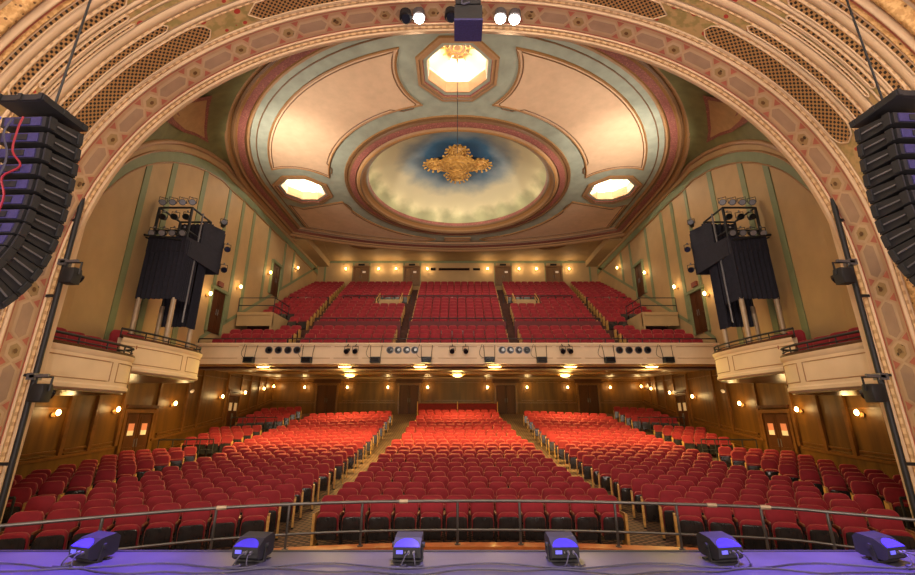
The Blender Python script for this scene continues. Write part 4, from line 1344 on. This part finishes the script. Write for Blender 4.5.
line_array(-1, 5.0, 4.78, 6.0, 9.3, 'tall black speaker array hanging before the left leg of the arch')
line_array(1, 5.32, 4.78, 6.06, 9.3, 'tall black speaker array hanging before the right leg of the arch')
root = thing('centre_speaker', 'small violet-lit speaker cluster hanging at the crown of the arch', 'speaker', (.16, 5.5, 8.4))
mb = MB(); mb.box(-.05, .41, 5.3, 5.68, 8.62, 8.92); cab = mb.build('cabinet', M['black'], root)
mb = MB(); mb.box(-.055, .415, 5.29, 5.7, 8.58, 8.62); mb.build('cover', M['bluepanel'], cab)
for k in range(3):
    mb = MB(); mb.box(-.03, .39, 5.3, 5.68, 8.95 + .18 * k, 9.09 + .18 * k); mb.build('amplifier', M['black'], root)
for x in (-.02, .38):
    mb = MB(); mb.bar((x, 5.5, 8.92), (x, 5.5, 10.4), .03, .06, up=(0, 1, 0)); mb.build('hanger', M['black'], root)
mb = MB(); mb.tube(smoothpath([Vector((.05, 5.28, 9.4)), Vector((.1, 5.24, 9.1)), Vector((.07, 5.26, 8.9)), Vector((.2, 5.28, 8.95))], 4), .015, 6); mb.build('cable', M['cable'], root)

# lamps set in the arch frieze
def s_of(x):   # arc position on the arch crown at horizontal offset x
    return min(frange(LEG, SL - LEG, 800), key=lambda q: abs(arch2(q)[0] - x) + (0 if arch2(q)[1] > 9 else 99))
for x, lit, lab in ((-1.22, 0, 'unlit dark lamp on the arch frieze, outermost of the crown lamps'), (-.9, 1, 'white lit lamp on the arch frieze left of the centre speaker'), (-.16, 0, 'dark lamp on the arch frieze close beside the centre speaker'), (1.02, 1, 'white lit lamp on the arch frieze right of the centre speaker'), (1.36, 1, 'warmer lit lamp outermost right on the arch frieze')):
    q = s_of(x); p = arch(q, 7.4, .02); b = arch(q, 7.4, .2)
    root = thing('arch_lamp', lab, 'lamp', p, 'lamps in the arch frieze')
    mb = MB(); mb.cyl(p, b, .13, .15, n=14); mb.build('lamp_housing', M['black'] if not lit else M['grey'], root)
    c = arch(q, 7.4, .21); c2 = arch(q, 7.38, .24)
    mb = MB(); mb.cyl(c - (c2 - c) * .5, c2, .125, .10, n=14); mb.build('lens', M['hot'] if lit else M['lens'], root)

# ------------------------------------------------------------------ lighting pipes and lamps on the arch legs
def spot_head(root, c, aim, r=.11, L=.3, lit=False, names=('body', 'lens', 'yoke'), glass='lens'):
    c = Vector(c); a = Vector(aim).normalized()
    mb = MB(); mb.cyl(c - a * L * .5, c + a * L * .3, r * .75, r, n=12); mb.cyl(c + a * L * .3, c + a * L * .5, r * 1.06, n=12); mb.build(names[0], M['black'], root, smooth=40)
    mb = MB(); mb.cyl(c + a * L * .5, c + a * (L * .5 + .012), r * .9, n=12); mb.build(names[1], M['hot'] if lit else M[glass], root)
    u = Vector((0, 0, 1)); sd = a.cross(u).normalized() if abs(a.z) < .95 else Vector((1, 0, 0))
    mb = MB(); h = r * 1.9
    mb.tube([c + sd * r * 1.15, c + sd * r * 1.15 + u * h, c - sd * r * 1.15 + u * h, c - sd * r * 1.15], .014, 6); mb.build(names[2], M['black'], root)
    return c + u * h


for s in (-1, 1):
    root = thing('lighting_pipe', 'black vertical lighting pipe up the %s leg of the arch' % side_word(s), 'pipe', (s * 7.62, 7.78, .35))
    mb = MB(); mb.tube([(s * 7.62, 7.78, .3), (s * 7.76, 7.78, 6.7)], .045, 8); mb.build('pipe', M['black'], root, smooth=60)
    for z in (1.6, 3.1, 4.6, 6.2):
        mb = MB(); x = 7.62 + .14 * (z - .3) / 6.4; mb.bar((s * x, 7.78, z), (s * (x + .2), 7.78, z), .05, .05); mb.build('bracket', M['black'], root)
    for nm, z in (('upper', 5.15), ('lower', 2.95)):
        x = 7.62 + .14 * (z - .3) / 6.4
        root = thing('moving_light', '%s black lamp clamped to the lighting pipe of the %s arch leg' % (nm, side_word(s)), 'stage light', (s * x, 7.78, z), 'lamps on the lighting pipes')
        mb = MB(); mb.bar((s * (x + .02), 7.7, z + .12), (s * (x - .32), 7.7, z + .14), .04, .05); mb.box(s * x - .07, s * x + .07, 7.68, 7.84, z + .06, z + .18); mb.build('clamp', M['grey'], root)
        c = Vector((s * (x - .24), 7.72, z - .13))
        mb = MB(); mb.pillow([(c.x - .11, c.z - .2), (c.x + .11, c.z - .2), (c.x + .13, c.z), (c.x + .1, c.z + .12), (c.x - .1, c.z + .12), (c.x - .13, c.z)], c.y - .11, c.y + .11, .04); mb.build('head', M['black'], root, smooth=40)
        mb = MB(); mb.cyl((c.x - s * .02, c.y + .1, c.z - .04), (c.x - s * .05, c.y + .17, c.z - .06), .09, n=14); mb.build('lens', M['lens'], root)
        mb = MB(); mb.tube([(c.x - .14, c.y, c.z), (c.x - .14, c.y, c.z + .24), (c.x + .14, c.y, c.z + .24), (c.x + .14, c.y, c.z)], .02, 6); mb.build('yoke', M['black'], root)

# ------------------------------------------------------------------ lighting towers in the boxes
for s in (-1, 1):
    cx, cy = 9.62, 13.5; hw = .56; zb_ = 3.64
    root = thing('lighting_tower', 'black draped lighting tower standing in the %s box' % side_word(s), 'lighting tower', (s * cx, cy, zb_), 'draped lighting towers')
    for dx in (-hw, hw):
        for dy in (-hw, hw):
            mb = MB(); mb.cyl((s * cx + dx, cy + dy, 5.9), (s * cx + dx, cy + dy, 9.2), .045, n=8, m=1); mb.cyl((s * cx + dx, cy + dy, zb_), (s * cx + dx, cy + dy, 6.0), .075, n=8); mb.build('leg', [M['truss'], M['black']], root, smooth=60)
    for z in (7.5, 8.35, 9.2):
        for dx, dy, ex, ey in ((-1, -1, 1, -1), (1, -1, 1, 1), (1, 1, -1, 1), (-1, 1, -1, -1)):
            mb = MB(); mb.cyl((s * cx + dx * hw, cy + dy * hw, z), (s * cx + ex * hw, cy + ey * hw, z), .035, n=6); mb.build('crossbar', M['black'], root)

    def drape(x0, y0, x1, y1, zt, zbt, n=40, amp=.035):
        d = MB(); L = math.hypot(x1 - x0, y1 - y0); nx, ny = (y1 - y0) / L, -(x1 - x0) / L
        rows = []
        for z in frange(zt, zbt, 5):
            rows.append([(x0 + (x1 - x0) * i / n + nx * amp * math.sin(i * 1.25), y0 + (y1 - y0) * i / n + ny * amp * math.sin(i * 1.25), z) for i in range(n + 1)])
        d.sheet(rows); rows = [[(x + nx * .015, y + ny * .015, z) for x, y, z in r] for r in rows]; d.sheet(rows)
        return d
    xi = s * (cx - hw - .07); xo = s * (cx + hw + .07); ya = cy - hw - .07; yb = cy + hw + .07
    drape(xi, ya, xi, cy + .1, 8.0, 5.95).build('side_drape', M['blackcloth'], root, smooth=60)
    drape(xi, ya, xo, ya, 8.0, 5.95).build('front_drape', M['blackcloth'], root, smooth=60)
    drape(xi, cy + .2, xi, yb, 7.8, 5.2).build('rear_drape', M['blackcloth'], root, smooth=60)
    drape(xi, yb, xo, yb, 9.15, 5.3).build('back_drape', M['blackcloth'], root, smooth=60)
    mb = MB()
    x2 = xi - s * .3
    mb.box(min(xi, xo), max(xi, xo), ya - .02, ya + .01, 7.55, 8.1)
    mb.slab([(xi, ya, 8.1), (x2, yb + .3, 8.1), (x2, yb + .3, 7.3), (xi, ya, 7.5)], Vector((yb + .3 - ya, x2 - xi, 0)).normalized() * (-s), .03)
    mb.slab([(x2, yb + .3, 7.3), (x2, yb + .3, 9.0), (xi, cy + .1, 9.0), (xi, cy + .1, 7.5)], Vector((yb + .2 - cy, x2 - xi, 0)).normalized() * (-s), .03)
    mb.slab([(x2, yb + .32, 7.3), (xo, yb + .32, 7.3), (xo, yb + .32, 8.9), (x2, yb + .32, 8.9)], (0, -1, 0), .03)
    mb.build('skirt', M['blackcloth'], root)
    for a_, b_, r_ in (((s * (cx + 1.0), ya - .12, 8.15), (s * (cx - .5), ya - .06, 7.95), .04), ((s * (cx + .9), ya - .1, 8.1), (s * (cx - .8), yb, 7.75), .025)):
        mb = MB(); mb.cyl(a_, b_, r_, n=8); mb.build('boom_arm', M['black'], root)
    mb = MB(); mb.cyl((xi - s * .03, cy - .1, 5.3), (xi - s * .03, cy - .1, 9.2), .03, n=8); mb.build('boom_pole', M['grey'], root)
    spots = []
    for k in range(4): spots.append((s * (cx - hw + .08 + k * .34), ya + .12, 9.42, (s * -.35, -.5, -.2), 'top'))
    for k in range(4): spots.append((s * (cx - hw + .08 + k * .34), ya + .0, 8.22, (s * -.3, -.8, -.3), 'lower'))
    for k in range(3): spots.append((s * (cx - hw + .15 + k * .4), ya + .1, 8.85, (s * -.3, -.8, -.2), 'middle'))
    spots.append((x2 - s * .0, yb + .1, 9.2, (s * -.5, -.7, .1), 'corner'))
    spots.append((x2 - s * .14, yb + .35, 8.3, (s * -.5, -.6, -.3), 'outer upper'))
    spots.append((x2 - s * .14, yb + .35, 7.5, (s * -.5, -.6, -.3), 'outer lower'))
    cnt = {}
    for x, y, z, aim, rw in spots:
        cnt[rw] = cnt.get(rw, 0) + 1
        if rw in ('top', 'lower', 'middle'): lab = 'black spotlight on the %s bar of the %s tower, %s from the house side' % (rw, side_word(s), ORD[cnt[rw]])
        else: lab = 'black spotlight on the %s arm of the %s lighting tower' % (rw, side_word(s))
        r2 = thing('spotlight', lab, 'spotlight', (x, y, z), 'spotlights on the lighting towers')
        tp = spot_head(r2, (x, y, z), aim, .1, .3, glass='silver' if rw in ('top', 'lower', 'corner') else 'lens')
        mb = MB(); mb.cyl(tp, tp + Vector((0, 0, -.02 if rw == 'top' else .06)), .03, n=8); mb.build('clamp', M['grey'], r2)

# ------------------------------------------------------------------ balcony front fixtures
for k, px in enumerate((253.5, 310, 377, 427, 489, 540, 606.5, 664)):
    x = pxx(px)
    root = thing('wash_light', 'boxy black light hung under the balcony front, %s from the left' % ORD[k + 1], 'stage light', (x, BFRONT - .15, 4.6), 'boxy lights hung on the balcony front')
    mb = MB(); mb.box(x - .2, x + .2, BFRONT - .3, BFRONT - .06, 4.5, 4.74); mb.build('housing', M['black'], root)
    mb = MB(); mb.box(x - .16, x + .16, BFRONT - .31, BFRONT - .3, 4.54, 4.7); mb.build('lens', M['lens'], root)
    for g in (-1, 1):
        mb = MB(); mb.tube([(x + g * .21, BFRONT - .18, 4.62), (x + g * .22, BFRONT - .14, 4.95), (x + g * .24, BFRONT - .07, 5.25)], .012, 5); mb.build('bracket', M['black'], root)
    mb = MB(); mb.tube(smoothpath([Vector((x - .3, BFRONT - .08, 5.3)), Vector((x - .42, BFRONT - .06, 4.95)), Vector((x - .35, BFRONT - .06, 4.78)), Vector((x - .2, BFRONT - .15, 4.7))], 4), .009, 5); mb.build('cable', M['cable'] if False else M['black'], root)
for k, px in enumerate((349, 357, 452.5, 465.5, 561, 568)):
    x = pxx(px)
    root = thing('par_can', 'small black can light on the balcony front, %s from the left' % ORD[k + 1], 'stage light', (x, BFRONT - .15, 5.1), 'can lights on the balcony front')
    tp = spot_head(root, (x, BFRONT - .2, 5.0), (.1 if k % 2 else -.1, -.9, -.4), .10, .26)
    mb = MB(); mb.bar(tp, (x, BFRONT - .06, 5.3), .03, .03); mb.build('clamp', M['black'], root)

# ------------------------------------------------------------------ lamps
def add_light(kind, name, loc, energy, color, parent=None, **kw):
    l = bpy.data.lights.new(name, kind); l.energy = energy; l.color = color
    for k, v in kw.items(): setattr(l, k, v)
    o = bpy.data.objects.new(name, l); COL.objects.link(o); o.location = loc
    return o


def aim_at(o, target):
    v = Vector(target) - Vector(o.location); o.rotation_euler = v.to_track_quat('-Z', 'Y').to_euler()


WARM = (1, .66, .27)
WARM2 = (1, .74, .42)
G_SCONCE, G_SCONCE2, G_LAMP = 20, 11, 660
LAMPC = (1, .72, .20)


def sconce(p, nrm, lab, grp, e, col):
    p = Vector(p); n = Vector(nrm)
    root = thing('wall_sconce', lab, 'wall lamp', p, grp)
    mb = MB(); mb.cyl(p, p + n * .03, .07, n=12); mb.build('backplate', M['goldline'], root)
    mb = MB(); mb.tube([p + n * .02 + Vector((0, 0, -.02)), p + n * .1 + Vector((0, 0, -.08)), p + n * .17 + Vector((0, 0, .0))], .015, 6); mb.build('arm', M['goldline'], root, smooth=60)
    c = p + n * .17
    mb = MB(); mb.lathe([(.001, -.02), (.04, .0), (.06, .06), (.05, .12), (.025, .15), (.001, .16)], c, 12); mb.build('bulb_shade', M['bulb'], root, smooth=60)
    add_light('POINT', 'sconce_glow', c + n * .22 + Vector((0, 0, .1)), e, col, shadow_soft_size=.1)


for s in (-1, 1):
    for k, (d, z) in enumerate(((13.46, 2.42), (15.92, 2.55), (19.25, 2.85), (23.27, 3.32), (25.87, 3.66), (28.5, 4.05), (30.1, 4.3))):
        sconce((s * (Wl(d) - .03), d, z), (-s, 0, 0), 'lit sconce on the %s walnut stalls wall, %s from the arch' % (side_word(s), ORD[k + 1]), 'sconces of the stalls', G_SCONCE, WARM)
    for k, (d, z) in enumerate(((17.85, 7.5), (20.39, 8.6), (23.4, 10.4), (27.3, 12.1))):
        sconce((s * (Wu(d) - .03), d, z), (-s, 0, 0), 'lit sconce on the %s cream balcony wall, %s from the boxes' % (side_word(s), ORD[k + 1]), 'sconces of the balcony', G_SCONCE2, WARM2)
for k, x in enumerate((-10.75, -7.75, -4.9, -2.1, 2.1, 4.9, 7.75, 10.75)):
    sconce((x, BACK - .03, 4.25), (0, -1, 0), 'lit sconce on the stalls rear wall, %s from the left' % ORD[k + 1], 'sconces of the stalls', G_SCONCE, WARM)
for k, x in enumerate((-8.9, -6.3, -4.9, -2.4, 2.4, 4.9, 6.3, 8.9)):
    sconce((x, BBACK - .03, 13.55), (0, -1, 0), 'lit sconce on the balcony rear wall, %s from the left' % ORD[k + 1], 'sconces of the balcony', 22, WARM2)


def ceiling_lamp(x, d, lab, r=.85, e=G_LAMP):
    z = soffit(d)
    root = thing('ceiling_lamp', lab, 'ceiling lamp', (x, d, z), 'lamps under the balcony')
    mb = MB(); mb.lathe([(.001, 0), (r * .9, 0), (r, -.05), (r * .8, -.09), (r * .55, -.1)], (x, d, z), 28); mb.build('dish', M['goldline'], root, smooth=50)
    mb = MB(); mb.lathe([(r * .56, -.09), (r * .5, -.15), (r * .3, -.19), (.001, -.21)], (x, d, z), 24); mb.build('bowl', M['bowl'], root, smooth=60)
    add_light('POINT', 'bowl_glow', (x, d, z - .42), e * .3, LAMPC, shadow_soft_size=.3)
    add_light('SPOT', 'bowl_downlight', (x, d, z - .45), e * 1.5, LAMPC, shadow_soft_size=.3, spot_size=math.radians(150), spot_blend=.4)


for k, x in enumerate((-8.35, -4.85, -1.6, 1.6, 4.85, 8.35)):
    ceiling_lamp(x, 18.6, 'glowing bowl lamp under the balcony edge, %s from the left' % ORD[k + 1])
for k, x in enumerate((-6.3, 0, 6.3)):
    ceiling_lamp(x, 25.0, 'glowing bowl lamp deeper under the balcony, %s from the left' % ORD[k + 1], r=.5, e=G_LAMP * .8)

# small security cameras on the walnut walls
for s in (-1, 1):
    d = 20.3; p = Vector((s * (Wl(d) - .05), d, 3.55))
    root = thing('security_camera', 'small pale security camera high on the %s walnut wall' % side_word(s), 'camera', p, 'security cameras')
    mb = MB(); mb.cyl(p, p + Vector((-s * .2, -.05, -.03)), .025, n=6); mb.build('bracket', M['grey'], root)
    mb = MB(); mb.cyl(p + Vector((-s * .15, .08, -.02)), p + Vector((-s * .28, -.2, -.08)), .07, n=10); mb.build('body', M['paper'], root)
# red exit boxes above the doors of the balcony walls
for s in (-1, 1):
    d = 18.85; p = Vector((s * (Wu(d) - .06), d, 8.2))
    mb = MB(); mb.box(p.x - .05, p.x + .05, d - .2, d + .2, p.z, p.z + .22)
    tag(mb.build('exit_sign', M['dullred']), 'small dull red sign box above the %s balcony side door' % side_word(s), 'sign', 'red sign boxes')

# ------------------------------------------------------------------ light rig
K = 1.0
# lit coffers
for k, (x, y) in enumerate(OCT):
    for dx, dy in ((-1.3, 0), (1.3, 0), (0, 1.3), (0, -1.3)):
        add_light('POINT', 'coffer_tube', (x + dx, y + dy, CEIL + .75), 230 if k < 2 else 120, (1, .94, .84), shadow_soft_size=.08)
# faint fill points added inside the dome bowl, no real cove lamps
for i in range(20):
    t = 2 * PI * i / 20
    add_light('POINT', 'dome_cove', (4.45 * math.cos(t), CY + 4.45 * math.sin(t), CEIL + .5), 9, (1, .86, .62), shadow_soft_size=.3)
# up-lights on the lighting towers washing the ceiling
for s in (-1, 1):
    o = add_light('SPOT', 'ceiling_wash', (s * 9.0, 13.6, 9.8), 1700, (1, .91, .83), shadow_soft_size=.25, spot_size=math.radians(70), spot_blend=1)
    aim_at(o, (s * 7.6, 16.6, 14.2))
    o = add_light('SPOT', 'ceiling_wash', (s * 8.9, 13.4, 9.7), 1600, (1, .91, .83), shadow_soft_size=.4, spot_size=math.radians(120), spot_blend=1)
    aim_at(o, (s * 1.5, 17, 15))
    o = add_light('SPOT', 'dome_wash', (s * 8.8, 13.2, 9.7), 2600, (1, .93, .84), shadow_soft_size=.3, spot_size=math.radians(36), spot_blend=.8)
    aim_at(o, (s * -.8, 22.6, 15.2))
# lamps of the arch crown
for x in (-.9, 1.05):
    o = add_light('SPOT', 'crown_lamp', (x, 7.9, 10.9), 650, (1, .90, .80), shadow_soft_size=.2, spot_size=math.radians(110), spot_blend=1)
    aim_at(o, (x * 3, 16, 12.5))
# added bodiless fill lamps above the stage, unseen, turned to the auditorium
for x in (-4, 0, 4):
    o = add_light('AREA', 'grid_batten', (x, -1.5, 8.6), 430, (1, .82, .66), shape='RECTANGLE', size=3.2, size_y=.8)
    aim_at(o, (x * 1.2, 16, 4.5))
# unseen fill lamps added low on the stage to brighten the arch
for s in (-1, 1):
    o = add_light('AREA', 'arch_flood', (s * 4.2, .6, 1.7), 190, (1, .80, .68), shape='DISK', size=1.0)
    aim_at(o, (s * 4.8, 6.5, 9.5))
    o = add_light('AREA', 'crown_flood', (s * 1.4, -1.2, 1.8), 260, (1, .80, .70), shape='DISK', size=.8)
    aim_at(o, (s * 1.6, 7.4, 11.2))
# bodiless fill lamps added below the ceiling to brighten the house
for s in (-1, 1):
    o = add_light('AREA', 'house_fill', (s * 5.5, 15, 13.6), 200, (1, .82, .58), shape='DISK', size=2.5)
    aim_at(o, (s * 5.0, 17.5, 0))
o = add_light('AREA', 'house_fill', (0, 25, 13.6), 150, (1, .80, .55), shape='RECTANGLE', size=12, size_y=1)
aim_at(o, (0, 26, 0))
# violet wash on the stage lip
for x, e, c in ((-4.2, 8500, (.20, .09, 1)), (0, 2600, (.5, .38, 1)), (4.2, 8500, (.26, .14, 1))):
    o = add_light('SPOT', 'violet_wash', (x * .72, 4.9, 4.9), e * .55, c, shadow_soft_size=.2, spot_size=math.radians(72), spot_blend=.6)
    aim_at(o, (x * 1.0, 3.3, 1.1))
for s in (-1, 1):
    o = add_light('SPOT', 'violet_side', (s * 6.3, -1.5, 5.6), 260, (.24, .12, 1), shadow_soft_size=.2, spot_size=math.radians(40), spot_blend=.8)
    aim_at(o, (s * 5.6, 4.5, 5.0))

w = bpy.data.worlds.new('World'); SC.world = w; w.use_nodes = True
w.node_tree.nodes['Background'].inputs[0].default_value = (.9, .62, .42, 1); w.node_tree.nodes['Background'].inputs[1].default_value = .1

# ------------------------------------------------------------------ camera
cd = bpy.data.cameras.new('Camera'); cd.sensor_width = 36; cd.sensor_fit = 'HORIZONTAL'; cd.lens = 420 / 915 * 36; cd.clip_end = 200; cd.clip_start = .05
cam = bpy.data.objects.new('Camera', cd); COL.objects.link(cam)
cam.location = (0, 0, E0); cam.rotation_euler = (PI / 2 + TT, 0, 0)
SC.camera = cam
SC.view_settings.view_transform = 'Standard'; SC.view_settings.look = 'None'; SC.view_settings.gamma = 1; SC.view_settings.use_curve_mapping = False
SC.view_settings.exposure = 0.0
SC.cycles.use_denoising = True
SC.cycles.max_bounces = 6; SC.cycles.diffuse_bounces = 4; SC.cycles.glossy_bounces = 3
SC.cycles.sample_clamp_indirect = 5
for o in list(COL.objects):
    for k in ('_local', '_world'):
        if k in o: del o[k]
